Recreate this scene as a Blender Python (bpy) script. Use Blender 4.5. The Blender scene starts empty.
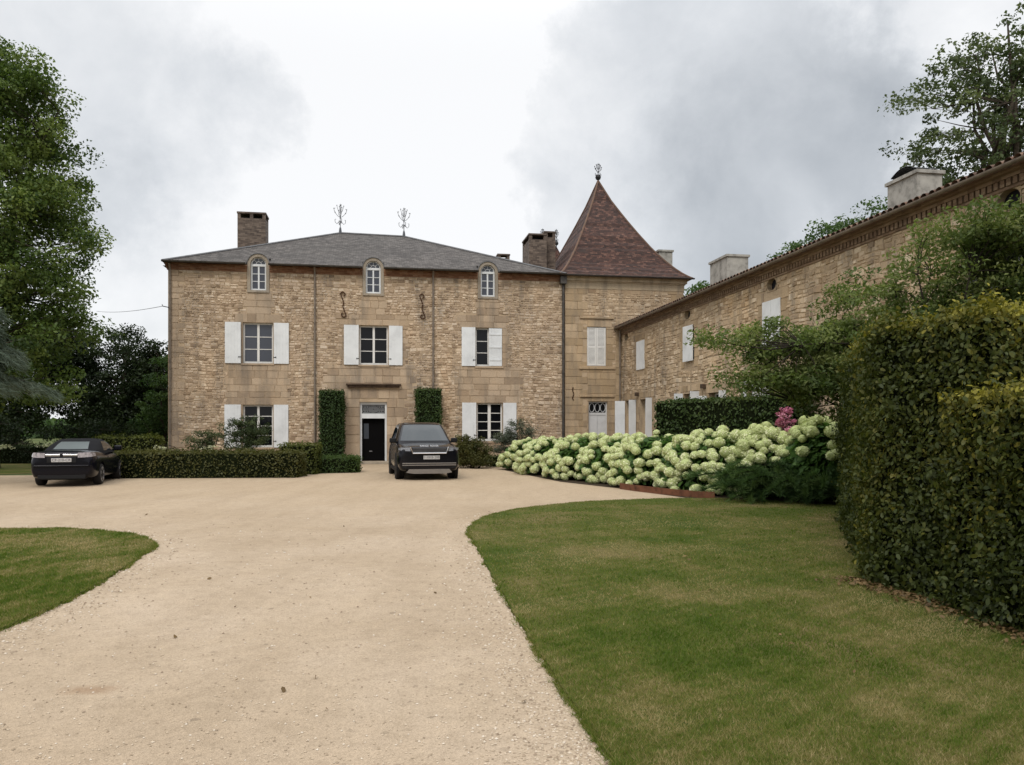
import bpy, bmesh, math, random
import numpy as np
from mathutils import Vector, Matrix
from mathutils.geometry import tessellate_polygon

R = math.radians
C = bpy.context.scene.collection
SC = bpy.context.scene
rnd = random.Random(7)

# ------------------------------------------------------------------ camera, sky, sun, exposure
cam_d = bpy.data.cameras.new('camera')
cam = bpy.data.objects.new('camera', cam_d); C.objects.link(cam)
cam.location = (0, 0, 1.7); cam.rotation_euler = (R(90), 0, 0)
cam_d.sensor_width = 36; cam_d.lens = 790 / 1024 * 36
cam_d.shift_y = 44.5 / 1024
cam_d.clip_start = 0.05; cam_d.clip_end = 3000
SC.camera = cam

SUN_EL, SUN_AZ = 46, 196          # high, behind the camera to the left; veiled by cloud
world = bpy.data.worlds.new('World'); SC.world = world; world.use_nodes = True
wt = world.node_tree; wt.nodes.clear()
def wn(t, **kw):
    n = wt.nodes.new(t)
    for k, v in kw.items():
        if k in n.inputs: n.inputs[k].default_value = v
        else: setattr(n, k, v)
    return n
def wl(a, b): wt.links.new(a, b)
def wmath(op, a, b=None, c=None, clamp=False):
    n = wt.nodes.new('ShaderNodeMath'); n.operation = op; n.use_clamp = clamp
    for i, v in enumerate((a, b, c)):
        if v is None: continue
        if isinstance(v, (int, float)): n.inputs[i].default_value = v
        else: wl(v, n.inputs[i])
    return n.outputs[0]
out = wn('ShaderNodeOutputWorld')
sky = wn('ShaderNodeTexSky'); sky.sky_type = 'NISHITA'; sky.sun_disc = False
sky.sun_elevation = R(SUN_EL); sky.sun_rotation = R(SUN_AZ)
bg_sky = wn('ShaderNodeBackground', Strength=0.10); wl(sky.outputs[0], bg_sky.inputs[0])
tc = wn('ShaderNodeTexCoord')
sep = wn('ShaderNodeSeparateXYZ'); wl(tc.outputs['Generated'], sep.inputs[0])
zc = wmath('MAXIMUM', sep.outputs[2], 0.0)
den = wmath('ADD', zc, 0.22)
px = wmath('DIVIDE', sep.outputs[0], den); py = wmath('DIVIDE', sep.outputs[1], den)
cmb = wn('ShaderNodeCombineXYZ'); wl(px, cmb.inputs[0]); wl(py, cmb.inputs[1])
n1 = wn('ShaderNodeTexNoise', Scale=1.1, Detail=7.0, Roughness=0.55, Distortion=0.5); wl(cmb.outputs[0], n1.inputs['Vector'])
n2 = wn('ShaderNodeTexNoise', Scale=6.5, Detail=8.0, Roughness=0.56, Distortion=0.25); wl(tc.outputs['Generated'], n2.inputs['Vector'])
# big soft cloud masses, fixed in the sky by direction
warp = wn('ShaderNodeTexNoise', Scale=4.5, Detail=8.0, Roughness=0.66); wl(tc.outputs['Generated'], warp.inputs['Vector'])
wsub = wn('ShaderNodeVectorMath', operation='SUBTRACT'); wl(warp.outputs['Color'], wsub.inputs[0]); wsub.inputs[1].default_value = (.5, .5, .5)
wsc = wn('ShaderNodeVectorMath', operation='SCALE'); wl(wsub.outputs[0], wsc.inputs[0]); wsc.inputs['Scale'].default_value = 0.34
wadd = wn('ShaderNodeVectorMath', operation='ADD'); wl(tc.outputs['Generated'], wadd.inputs[0]); wl(wsc.outputs[0], wadd.inputs[1])
def mass(dx, dz, r0, r1):
    v = Vector((dx, 1, dz)).normalized()
    d = wn('ShaderNodeVectorMath', operation='DISTANCE'); wl(wadd.outputs[0], d.inputs[0]); d.inputs[1].default_value = v
    m = wn('ShaderNodeMapRange'); m.interpolation_type = 'SMOOTHSTEP'
    wl(d.outputs['Value'], m.inputs[0]); m.inputs[1].default_value = r0; m.inputs[2].default_value = r1
    m.inputs[3].default_value = 1; m.inputs[4].default_value = 0
    return m.outputs[0]
dark = wmath('ADD', wmath('MULTIPLY', mass(0.235, 0.345, 0.17, 0.255), 0.25), wmath('MULTIPLY', mass(0.36, 0.22, 0.10, 0.30), 0.20))
dark = wmath('ADD', dark, wmath('MULTIPLY', mass(-0.60, 0.44, 0.05, 0.26), 0.17))
dark = wmath('ADD', dark, wmath('MULTIPLY', mass(-0.34, 0.39, 0.02, 0.11), 0.20))
dark = wmath('ADD', dark, wmath('MULTIPLY', mass(-0.50, 0.28, 0.02, 0.12), 0.13))
lit = wmath('MULTIPLY', mass(-0.12, 0.34, 0.05, 0.38), 0.26)
val = wmath('ADD', wmath('MULTIPLY_ADD', n1.outputs[0], 0.30, 0.66), wmath('MULTIPLY_ADD', n2.outputs[0], 0.62, -0.27))
val = wmath('SUBTRACT', val, dark); val = wmath('ADD', val, lit, clamp=False)
ramp = wn('ShaderNodeValToRGB'); wl(val, ramp.inputs[0])
e = ramp.color_ramp.elements
e[0].position = 0.25; e[0].color = (0.42, 0.45, 0.485, 1)
e[1].position = 0.92; e[1].color = (0.96, 0.965, 0.975, 1)
q = e.new(0.62); q.color = (0.70, 0.725, 0.755, 1)
# an overcast sky is brightest overhead
zen = wn('ShaderNodeMapRange'); zen.interpolation_type = 'SMOOTHSTEP'; wl(sep.outputs[2], zen.inputs[0])
zen.inputs[1].default_value = 0.40; zen.inputs[2].default_value = 0.95; zen.inputs[3].default_value = 1.0; zen.inputs[4].default_value = 2.1
bg_cl = wn('ShaderNodeBackground'); wl(ramp.outputs[0], bg_cl.inputs[0]); wl(zen.outputs[0], bg_cl.inputs[1])
mixs = wn('ShaderNodeMixShader'); mixs.inputs[0].default_value = 0.93
wl(bg_sky.outputs[0], mixs.inputs[1]); wl(bg_cl.outputs[0], mixs.inputs[2]); wl(mixs.outputs[0], out.inputs[0])

sun_d = bpy.data.lights.new('sun', 'SUN'); sun_d.energy = 1.35; sun_d.angle = R(18); sun_d.color = (1, 0.95, 0.87)
sun = bpy.data.objects.new('sun', sun_d); C.objects.link(sun)
az = R(SUN_AZ)
sdir = Vector((math.sin(az) * math.cos(R(SUN_EL)), math.cos(az) * math.cos(R(SUN_EL)), math.sin(R(SUN_EL))))
sun.rotation_euler = sdir.to_track_quat('Z', 'Y').to_euler()

SC.view_settings.view_transform = 'Standard'; SC.view_settings.look = 'None'
SC.view_settings.gamma = 1; SC.view_settings.exposure = 0.08; SC.view_settings.use_curve_mapping = False
SC.render.engine = 'CYCLES'
SC.cycles.use_denoising = True
SC.cycles.max_bounces = 6; SC.cycles.diffuse_bounces = 3; SC.cycles.glossy_bounces = 3
SC.cycles.transmission_bounces = 3; SC.cycles.transparent_max_bounces = 6
SC.cycles.caustics_reflective = False; SC.cycles.caustics_refractive = False

# ------------------------------------------------------------------ material helpers
class NT:
    def __init__(s, name):
        s.m = bpy.data.materials.new(name); s.m.use_nodes = True
        s.t = s.m.node_tree; s.t.nodes.clear()
        s.out = s.t.nodes.new('ShaderNodeOutputMaterial')
    def n(s, t, _op=None, **kw):
        n = s.t.nodes.new(t)
        if _op: n.operation = _op
        for k, v in kw.items():
            k2 = k.replace('_', ' ')
            if k2 in n.inputs:
                if hasattr(v, 'links') or isinstance(v, bpy.types.NodeSocket): s.t.links.new(v, n.inputs[k2])
                else: n.inputs[k2].default_value = v
            else: setattr(n, k, v)
        return n
    def l(s, a, b): s.t.links.new(a, b)
    def math(s, op, a, b=None, c=None, clamp=False):
        n = s.t.nodes.new('ShaderNodeMath'); n.operation = op; n.use_clamp = clamp
        for i, v in enumerate((a, b, c)):
            if v is None: continue
            if isinstance(v, (int, float)): n.inputs[i].default_value = v
            else: s.l(v, n.inputs[i])
        return n.outputs[0]
    def ramp(s, fac, stops, interp='LINEAR'):
        n = s.t.nodes.new('ShaderNodeValToRGB'); s.l(fac, n.inputs[0]); n.color_ramp.interpolation = interp
        el = n.color_ramp.elements
        el[0].position, el[0].color = stops[0][0], (*stops[0][1], 1)
        el[1].position, el[1].color = stops[-1][0], (*stops[-1][1], 1)
        for p, c in stops[1:-1]:
            q = el.new(p); q.color = (*c, 1)
        return n.outputs[0]
    def mix(s, fac, a, b, mode='MIX'):
        n = s.t.nodes.new('ShaderNodeMix'); n.data_type = 'RGBA'; n.blend_type = mode
        for sock, v in ((n.inputs[0], fac), (n.inputs[6], a), (n.inputs[7], b)):
            if isinstance(v, (int, float)): sock.default_value = v
            elif isinstance(v, tuple): sock.default_value = (*v, 1)
            else: s.l(v, sock)
        return n.outputs[2]
    def pos(s): return s.n('ShaderNodeNewGeometry').outputs['Position']
    def uv(s): return s.n('ShaderNodeTexCoord').outputs['UV']
    def noise(s, vec, scale, detail=4, rough=.55, dist=0.0):
        n = s.n('ShaderNodeTexNoise', Scale=scale, Detail=detail, Roughness=rough, Distortion=dist); s.l(vec, n.inputs['Vector'])
        return n.outputs[0]
    def stretch(s, vec, x, y, z):
        n = s.n('ShaderNodeVectorMath', 'MULTIPLY'); s.l(vec, n.inputs[0]); n.inputs[1].default_value = (x, y, z); return n.outputs[0]
    def bump(s, h, strength=.5, dist=.02):
        n = s.n('ShaderNodeBump', Strength=strength, Distance=dist); s.l(h, n.inputs['Height']); return n.outputs[0]
    def bsdf(s, color, rough=.9, bump=None, metal=0.0, spec=.3, coat=0.0):
        b = s.n('ShaderNodeBsdfPrincipled')
        for k, v in (('Base Color', color), ('Roughness', rough), ('Metallic', metal), ('Specular IOR Level', spec), ('Coat Weight', coat)):
            if isinstance(v, (int, float)): b.inputs[k].default_value = v
            elif isinstance(v, tuple): b.inputs[k].default_value = (*v, 1)
            else: s.l(v, b.inputs[k])
        if bump is not None: s.l(bump, b.inputs['Normal'])
        s.l(b.outputs[0], s.out.inputs[0])
        return s.m

def mat_stone(name, stops, big=1.0):
    n = NT(name); p = n.pos()
    isl = n.n('ShaderNodeNewGeometry').outputs['Random Per Island']
    base = n.ramp(isl, stops)
    lg = n.noise(p, .42, 5, .6, .4)
    warm = n.ramp(lg, [(.28, (.70, .70, .71)), (.45, (.94, .93, .94)), (.58, (1.03, 1.0, .97)), (.72, (1.10, 1.0, .88))])
    c = n.mix(.9 * big, base, warm, 'MULTIPLY')
    streak = n.noise(n.stretch(p, 1.6, 1.6, .25), 1.3, 5, .65)
    c = n.mix(n.ramp(streak, [(.48, (0, 0, 0)), (.70, (.72, .72, .72))]), c, (.17, .145, .12))
    fine = n.noise(p, 26, 5, .65)
    c = n.mix(.55, c, n.ramp(fine, [(.25, (.52, .5, .48)), (.5, (1, 1, 1)), (.78, (1.3, 1.28, 1.22))]), 'MULTIPLY')
    h = n.math('ADD', fine, n.math('MULTIPLY', n.noise(p, 90, 3), .4))
    return n.bsdf(c, .92, n.bump(h, .7, .012), spec=.2)

def mat_simple(name, color, rough=.6, var=.12, scale=8.0, spec=.4, metal=0.0, bump=.15, coat=0.0):
    n = NT(name); p = n.pos()
    f = n.noise(p, scale, 6, .6)
    c = n.mix(1.0, color, n.ramp(f, [(.25, (1 - var * 2,) * 3), (.5, (1,) * 3), (.75, (1 + var,) * 3)]), 'MULTIPLY')
    return n.bsdf(c, rough, n.bump(f, bump, .01) if bump else None, metal, spec, coat)

MAT = {}
MAT['rubble'] = mat_stone('rubble_stone', [(0, (.27, .195, .13)), (.2, (.40, .30, .208)), (.5, (.48, .372, .268)), (.8, (.56, .448, .334)), (1, (.65, .545, .42))])
MAT['rubble_wing'] = mat_stone('wing_rubble_stone', [(0, (.34, .245, .155)), (.2, (.46, .348, .228)), (.6, (.545, .422, .284)), (.85, (.605, .482, .338)), (1, (.68, .565, .42))])
MAT['ashlar'] = mat_stone('dressed_stone', [(0, (.34, .256, .178)), (.5, (.42, .324, .228)), (1, (.49, .384, .276))], .8)
MAT['ashlar_tower'] = mat_stone('golden_dressed_stone', [(0, (.35, .258, .158)), (.5, (.425, .32, .204)), (1, (.50, .38, .25))], .7)
MAT['pale_stone'] = mat_stone('pale_stone', [(0, (.43, .345, .235)), (1, (.5, .41, .29))], .6)
MAT['grey_stone'] = mat_stone('grey_stone', [(0, (.27, .235, .185)), (.5, (.33, .285, .225)), (1, (.38, .33, .265))], .7)
def _mortar():
    n = NT('lime_mortar'); p = n.pos()
    f = n.noise(p, 2.0, 5); g = n.noise(p, 40, 4)
    c = n.mix(.5, n.ramp(f, [(.3, (.40, .30, .20)), (.7, (.52, .40, .275))]), n.ramp(g, [(.3, (.7, .7, .7)), (.7, (1.15, 1.15, 1.15))]), 'MULTIPLY')
    return n.bsdf(c, .95, n.bump(g, .8, .02), spec=.1)
MAT['mortar'] = _mortar()

def mat_tiles(name, bw, bh, cols, mortar, bump=.6, offs=.5, lichen=None, big=.6):
    n = NT(name); uv = n.uv(); p = n.pos()
    w = n.n('ShaderNodeTexNoise', Scale=3.0, Detail=3.0); n.l(uv, w.inputs['Vector'])
    ws = n.n('ShaderNodeVectorMath', 'MULTIPLY_ADD'); n.l(w.outputs['Color'], ws.inputs[0]); ws.inputs[1].default_value = (.03, .03, 0); n.l(uv, ws.inputs[2])
    b = n.n('ShaderNodeTexBrick'); n.l(ws.outputs[0], b.inputs['Vector'])
    b.offset = offs; b.inputs['Scale'].default_value = 1; b.inputs['Brick Width'].default_value = bw; b.inputs['Row Height'].default_value = bh
    b.inputs['Mortar Size'].default_value = min(bw, bh) * .06; b.inputs['Mortar Smooth'].default_value = .3; b.inputs['Bias'].default_value = 0
    b.inputs['Color1'].default_value = (0, 0, 0, 1); b.inputs['Color2'].default_value = (1, 1, 1, 1); b.inputs['Mortar'].default_value = (.5, .5, .5, 1)
    c = n.ramp(n.math('ADD', n.n('ShaderNodeRGBToBW', Color=b.outputs[0]).outputs[0], n.math('MULTIPLY_ADD', n.noise(p, 7, 4), .8, -.4)), cols)
    f = n.noise(p, .7, 6, .65, .6)
    c = n.mix(big, c, n.ramp(f, [(.3, (.55, .55, .56)), (.5, (1, 1, 1)), (.7, (1.3, 1.28, 1.25))]), 'MULTIPLY')
    if lichen:
        g = n.noise(p, 2.6, 7, .7, .5)
        c = n.mix(n.ramp(g, [(.55, (0, 0, 0)), (.68, (.8, .8, .8))]), c, lichen)
    c = n.mix(b.outputs['Fac'], c, mortar)
    # each course rises towards its lower edge
    sepv = n.n('ShaderNodeSeparateXYZ'); n.l(ws.outputs[0], sepv.inputs[0])
    saw = n.math('FRACT', n.math('DIVIDE', sepv.outputs[1], bh))
    h = n.math('SUBTRACT', n.math('SUBTRACT', 1.0, saw), n.math('MULTIPLY', b.outputs['Fac'], .6))
    return n.bsdf(c, .8, n.bump(h, bump, .03), spec=.3)
MAT['slate'] = mat_tiles('slate_roofing', .24, .15, [(0, (.052, .045, .041)), (.5, (.08, .071, .065)), (1, (.122, .11, .101))], (.034, .032, .031), .5, lichen=(.036, .032, .029))
MAT['flat_tile'] = mat_tiles('flat_clay_tile', .19, .125, [(0, (.03, .016, .013)), (.45, (.058, .028, .021)), (.8, (.088, .041, .03)), (1, (.14, .074, .054))], (.022, .013, .011), .9, lichen=(.055, .037, .031))
MAT['brick_brown'] = mat_tiles('brown_chimney_brick', .23, .075, [(0, (.07, .05, .04)), (.5, (.115, .085, .066)), (1, (.165, .125, .098))], (.12, .105, .09), .4)
MAT['cornice_tile'] = mat_tiles('cornice_tile', .22, .07, [(0, (.16, .10, .062)), (.5, (.22, .145, .092)), (1, (.29, .205, .135))], (.17, .12, .08), .4)
MAT['brick_red'] = mat_tiles('red_cornice_brick', .24, .07, [(0, (.18, .082, .045)), (.5, (.25, .118, .064)), (1, (.34, .20, .12))], (.22, .15, .1), .6, big=.9)
def _canal():
    n = NT('canal_clay_tile'); p = n.pos(); isl = n.n('ShaderNodeNewGeometry').outputs['Random Per Island']
    c = n.ramp(isl, [(0, (.085, .05, .036)), (.5, (.145, .085, .058)), (1, (.21, .135, .095))])
    c = n.mix(n.ramp(n.noise(p, 5, 6, .7), [(.48, (0, 0, 0)), (.66, (.8, .8, .8))]), c, (.075, .07, .06))
    return n.bsdf(c, .9, n.bump(n.noise(p, 30, 4), .4, .01))
MAT['canal'] = _canal()
MAT['render_grey'] = mat_simple('weathered_render', (.34, .325, .295), .92, .28, 3.5, .2, bump=.4)
MAT['zinc'] = mat_simple('zinc', (.075, .068, .062), .55, .3, 5, .4, .4)
MAT['zinc_light'] = mat_simple('lead_sheet', (.13, .13, .135), .6, .2, 5, .4, .2)
MAT['downpipe'] = mat_simple('painted_pipe', (.185, .15, .118), .6, .25, 4, .35)
MAT['iron'] = mat_simple('wrought_iron', (.028, .028, .03), .55, .2, 20, .4, .5)
MAT['iron_light'] = mat_simple('weathered_iron', (.10, .105, .115), .5, .3, 20, .4, .6)
MAT['rust'] = mat_simple('rusty_iron', (.075, .036, .02), .85, .35, 25, .2, .2)
MAT['corten'] = mat_simple('rusted_steel_edging', (.13, .055, .03), .85, .3, 6, .2)
MAT['white_paint'] = mat_simple('white_paint', (.67, .685, .695), .5, .1, 1.6, .4, bump=.04)
MAT['frame_paint'] = mat_simple('cream_white_paint', (.68, .665, .635), .5, .06, 4, .4, bump=.05)
MAT['door_paint'] = mat_simple('pale_grey_paint', (.56, .56, .565), .55, .07, 4, .4, bump=.05)
MAT['dark_interior'] = mat_simple('unlit_interior_black', (.012, .012, .016), .8, .1, 3, .2)  # near-black colour stands in for the shade inside openings
MAT['unlit_doorway'] = mat_simple('unlit_doorway_black', (.0034, .0032, .0034), .7, .1, 3, .05, bump=.02)  # the hall's darkness put into the panel colour
MAT['wood_old'] = mat_simple('weathered_wood', (.075, .05, .034), .9, .4, 9, .2, bump=.5)
def _glass(name, col, rough=.04, spec=.22):
    n = NT(name); p = n.pos()
    return n.bsdf(col, rough, n.bump(n.noise(p, 1.6, 2), .05, .02), spec=spec)
MAT['glass'] = _glass('window_glass', (.006, .0065, .008))
MAT['glass_sky'] = _glass('window_glass_sky_tint', (.045, .05, .066), .08, .5)  # bluish base colour paints in the reflected sky
MAT['car_glass'] = _glass('car_glass', (.012, .020, .025), .02, .62)
MAT['rear_glass_sky'] = _glass('rear_window_sky_tint', (.16, .18, .185), .12, .8)  # grey-blue sky reflection painted into the rear window's base colour
MAT['car_black'] = NT('car_paint_black').bsdf((.0045, .0045, .007), .16, spec=.26)
MAT['car_navy'] = NT('car_paint_navy').bsdf((.003, .0032, .007), .16, spec=.24)
MAT['soft_top'] = mat_simple('soft_top_fabric', (.008, .008, .01), .9, .1, 30, .2)
MAT['rubber'] = mat_simple('tyre_rubber', (.014, .013, .013), .85, .15, 30, .25)
MAT['plastic'] = mat_simple('black_plastic', (.010, .010, .011), .65, .1, 20, .2)
MAT['chrome'] = mat_simple('satin_chrome', (.62, .62, .63), .22, .03, 10, .5, .95, bump=0)
MAT['alloy'] = mat_simple('alloy_rim', (.42, .42, .43), .35, .05, 10, .5, .8, bump=0)
MAT['silver'] = mat_simple('silver_bumper', (.20, .18, .162), .45, .08, 10, .4, .3, bump=0)
MAT['lamp_clear'] = mat_simple('headlamp_glass', (.20, .205, .22), .12, .3, 30, .7, .2, bump=0)
MAT['lamp_red'] = mat_simple('tail_lamp_glass', (.28, .25, .25), .15, .45, 14, .7, .1, bump=0)
MAT['plate_white'] = mat_simple('plate_white', (.45, .445, .44), .4, .05, 10, .4, bump=0)
MAT['plate_ink'] = mat_simple('plate_lettering', (.05, .045, .06), .5, .05, 10, .3, bump=0)
MAT['letter_silver'] = mat_simple('bonnet_lettering', (.45, .46, .48), .3, .05, 10, .5, .5, bump=0)
MAT['paper'] = mat_simple('white_card', (.8, .8, .8), .7, .04, 5, .2, bump=0)

def mat_leaf(name, stops, transl=.30, rough=.5, gloss=.018):
    n = NT(name)
    a = n.n('ShaderNodeAttribute'); a.attribute_name = 'tint'
    p = n.pos(); f = n.noise(p, 1.1, 3)
    c = n.ramp(n.math('MULTIPLY_ADD', n.math('SUBTRACT', f, .5), .5, a.outputs['Fac']), stops)
    d = n.n('ShaderNodeBsdfDiffuse', Color=c); t = n.n('ShaderNodeBsdfTranslucent', Color=n.mix(.6, c, (1.25, 1.35, .55), 'MULTIPLY'))
    m = n.n('ShaderNodeMixShader', Fac=transl); n.l(d.outputs[0], m.inputs[1]); n.l(t.outputs[0], m.inputs[2])
    g = n.n('ShaderNodeBsdfGlossy', Roughness=rough); g.inputs[0].default_value = (.8, .85, .8, 1)
    m2 = n.n('ShaderNodeMixShader', Fac=gloss); n.l(m.outputs[0], m2.inputs[1]); n.l(g.outputs[0], m2.inputs[2])
    n.l(m2.outputs[0], n.out.inputs[0]); return n.m
MAT['leaf_plane'] = mat_leaf('plane_tree_leaf', [(0, (.03, .056, .014)), (.5, (.082, .128, .03)), (1, (.165, .21, .055))], .38)
MAT['leaf_dark'] = mat_leaf('dark_tree_leaf', [(0, (.010, .017, .008)), (.5, (.02, .032, .012)), (1, (.036, .055, .018))])
MAT['leaf_mid'] = mat_leaf('mid_green_leaf', [(0, (.028, .055, .018)), (.5, (.062, .11, .034)), (1, (.105, .16, .055))], .36)
MAT['leaf_ash'] = mat_leaf('grey_green_leaf', [(0, (.034, .052, .022)), (.5, (.08, .108, .048)), (1, (.15, .18, .085))], .36)
MAT['leaf_feather'] = mat_leaf('feathery_leaf', [(0, (.045, .074, .017)), (.5, (.108, .15, .04)), (1, (.235, .265, .095))], .42)
MAT['leaf_hornbeam'] = mat_leaf('hornbeam_leaf', [(0, (.022, .032, .008)), (.45, (.058, .072, .014)), (.7, (.12, .112, .02)), (.86, (.23, .20, .03)), (1, (.31, .29, .05))])
MAT['leaf_box'] = mat_leaf('box_leaf', [(0, (.018, .036, .010)), (.5, (.042, .075, .018)), (1, (.085, .125, .032))])
MAT['leaf_brown'] = mat_leaf('browned_hedge_leaf', [(0, (.032, .038, .010)), (.5, (.072, .074, .02)), (1, (.128, .116, .036))])
MAT['leaf_hedge'] = mat_leaf('clipped_hedge_leaf', [(0, (.02, .038, .010)), (.5, (.05, .08, .022)), (1, (.085, .105, .033))])
MAT['leaf_yellow'] = mat_leaf('yellowing_hedge_leaf', [(0, (.035, .045, .01)), (.5, (.085, .10, .02)), (1, (.14, .15, .035))])
MAT['leaf_olive'] = mat_leaf('silvery_leaf', [(0, (.05, .062, .045)), (.5, (.095, .115, .08)), (1, (.16, .18, .13))])
MAT['leaf_hydrangea'] = mat_leaf('hydrangea_leaf', [(0, (.035, .075, .018)), (.5, (.075, .15, .035)), (1, (.13, .22, .055))], .4)
MAT['petal'] = mat_leaf('hydrangea_petal', [(0, (.42, .47, .21)), (.45, (.62, .645, .375)), (1, (.80, .785, .58))], .25, gloss=.01)
MAT['petal_inner'] = mat_simple('hydrangea_petal_inside', (.40, .46, .20), .9, .15, 40, .1)
MAT['petal_pink'] = mat_leaf('pink_petal', [(0, (.35, .10, .18)), (.5, (.5, .17, .28)), (1, (.62, .3, .4))], .25, gloss=.01)
MAT['petal_cream'] = mat_leaf('cream_petal', [(0, (.4, .42, .25)), (.5, (.55, .56, .38)), (1, (.68, .68, .5))], .25, gloss=.01)
MAT['needle'] = mat_leaf('juniper_needle', [(0, (.03, .058, .02)), (.5, (.07, .125, .038)), (1, (.135, .20, .065))], .15)
MAT['cedar'] = mat_leaf('cedar_needle', [(0, (.05, .07, .05)), (.5, (.095, .125, .09)), (1, (.16, .19, .14))], .15)
MAT['grass'] = mat_leaf('grass_blade', [(0, (.06, .106, .012)), (.35, (.122, .163, .026)), (.6, (.21, .186, .066)), (1, (.38, .30, .16))], .34, gloss=.006)
MAT['bark'] = mat_simple('bark', (.065, .052, .04), .95, .4, 12, .15, bump=.8)
MAT['twig'] = mat_simple('dark_twig', (.028, .023, .017), .95, .2, 10, .15)
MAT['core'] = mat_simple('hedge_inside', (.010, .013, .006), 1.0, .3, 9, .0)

# ------------------------------------------------------------------ mesh helpers
def tag(o, label=None, cat=None, group=None, kind=None):
    if label: o['label'] = label
    if cat: o['category'] = cat
    if group: o['group'] = group
    if kind: o['kind'] = kind
    return o
def empty(name, loc=(0, 0, 0), rz=0.0, label=None, cat=None, group=None):
    o = bpy.data.objects.new(name, None); C.objects.link(o); o.empty_display_size = .3
    o.location = loc; o.rotation_euler = (0, 0, rz)
    return tag(o, label, cat, group)

class MB:
    def __init__(s): s.v = []; s.f = []; s.m = []; s.M = None
    def add(s, pts, faces, mat=0):
        b = len(s.v)
        s.v += [tuple(p) for p in pts]
        s.f += [tuple(b + i for i in f) for f in faces]; s.m += [mat] * len(faces)
    def quad(s, a, b, c, d, mat=0): s.add((a, b, c, d), ((0, 1, 2, 3),), mat)
    def box(s, x0, x1, y0, y1, z0, z1, mat=0, bev=0.0):
        if bev > 0:
            bm = bmesh.new(); bmesh.ops.create_cube(bm, size=1)
            for v in bm.verts: v.co = Vector(((x0 + x1) / 2 + v.co.x * (x1 - x0), (y0 + y1) / 2 + v.co.y * (y1 - y0), (z0 + z1) / 2 + v.co.z * (z1 - z0)))
            bmesh.ops.bevel(bm, geom=list(bm.edges), offset=bev, segments=2, affect='EDGES', profile=.5)
            s.bm(bm, mat); return
        p = [(x, y, z) for z in (z0, z1) for y in (y0, y1) for x in (x0, x1)]
        s.add(p, ((0, 2, 3, 1), (4, 5, 7, 6), (0, 1, 5, 4), (2, 6, 7, 3), (0, 4, 6, 2), (1, 3, 7, 5)), mat)
    def bm(s, bm, mat=0):
        bm.verts.index_update()
        s.add([v.co[:] for v in bm.verts], [[v.index for v in f.verts] for f in bm.faces], mat); bm.free()
    def tube(s, pts, r, n=8, mat=0, cap=True):
        pts = [Vector(p) for p in pts]; k = len(pts)
        rr = r if isinstance(r, (list, tuple)) else [r] * k
        rings = []; up = None
        for i in range(k):
            t = (pts[min(i + 1, k - 1)] - pts[max(i - 1, 0)])
            t = t.normalized() if t.length > 1e-9 else Vector((0, 0, 1))
            if up is None:
                up = Vector((0, 0, 1)) if abs(t.z) < .9 else Vector((1, 0, 0))
            a = t.cross(up); a = a.normalized() if a.length > 1e-6 else t.orthogonal().normalized()
            b = a.cross(t).normalized(); up = b
            rings.append([pts[i] + (a * math.cos(2 * math.pi * j / n) + b * math.sin(2 * math.pi * j / n)) * rr[i] for j in range(n)])
        f = []
        for i in range(k - 1):
            for j in range(n):
                f.append((i * n + j, i * n + (j + 1) % n, (i + 1) * n + (j + 1) % n, (i + 1) * n + j))
        if cap: f += [tuple(range(n - 1, -1, -1)), tuple((k - 1) * n + j for j in range(n))]
        s.add([p for r_ in rings for p in r_], f, mat)
    def lathe(s, prof, n=16, mat=0, axis='z', c=(0, 0, 0)):
        pts = []
        for r, h in prof:
            for j in range(n):
                a = 2 * math.pi * j / n
                if axis == 'z': pts.append((c[0] + r * math.cos(a), c[1] + r * math.sin(a), c[2] + h))
                else: pts.append((c[0] + h, c[1] + r * math.cos(a), c[2] + r * math.sin(a)))
        f = [(i * n + j, i * n + (j + 1) % n, (i + 1) * n + (j + 1) % n, (i + 1) * n + j) for i in range(len(prof) - 1) for j in range(n)]
        if prof[0][0] > 1e-4: f.append(tuple(range(n - 1, -1, -1)))
        if prof[-1][0] > 1e-4: f.append(tuple((len(prof) - 1) * n + j for j in range(n)))
        s.add(pts, f, mat)
    def prism(s, poly, y0, y1, mat=0):          # polygon in x,z pushed along y
        k = len(poly)
        p = [(x, y0, z) for x, z in poly] + [(x, y1, z) for x, z in poly]
        f = [tuple(range(k)), tuple(range(2 * k - 1, k - 1, -1))] + [(i, i + k, (i + 1) % k + k, (i + 1) % k) for i in range(k)]
        s.add(p, f, mat)
    def build(s, name, mats, parent=None, smooth=False, loc=None, rot=None, fix=True):
        me = bpy.data.meshes.new(name); me.from_pydata(s.v, [], s.f)
        mats = mats if isinstance(mats, (list, tuple)) else [mats]
        for m in mats: me.materials.append(m)
        me.polygons.foreach_set('material_index', s.m)
        if fix:
            bm = bmesh.new(); bm.from_mesh(me); bmesh.ops.recalc_face_normals(bm, faces=list(bm.faces)); bm.to_mesh(me); bm.free()
        set_uv(me)
        if smooth: me.polygons.foreach_set('use_smooth', [True] * len(me.polygons))
        me.update()
        o = bpy.data.objects.new(name, me); C.objects.link(o)
        if parent: o.parent = parent
        if loc: o.location = loc
        if rot: o.rotation_euler = rot
        return o
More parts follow.
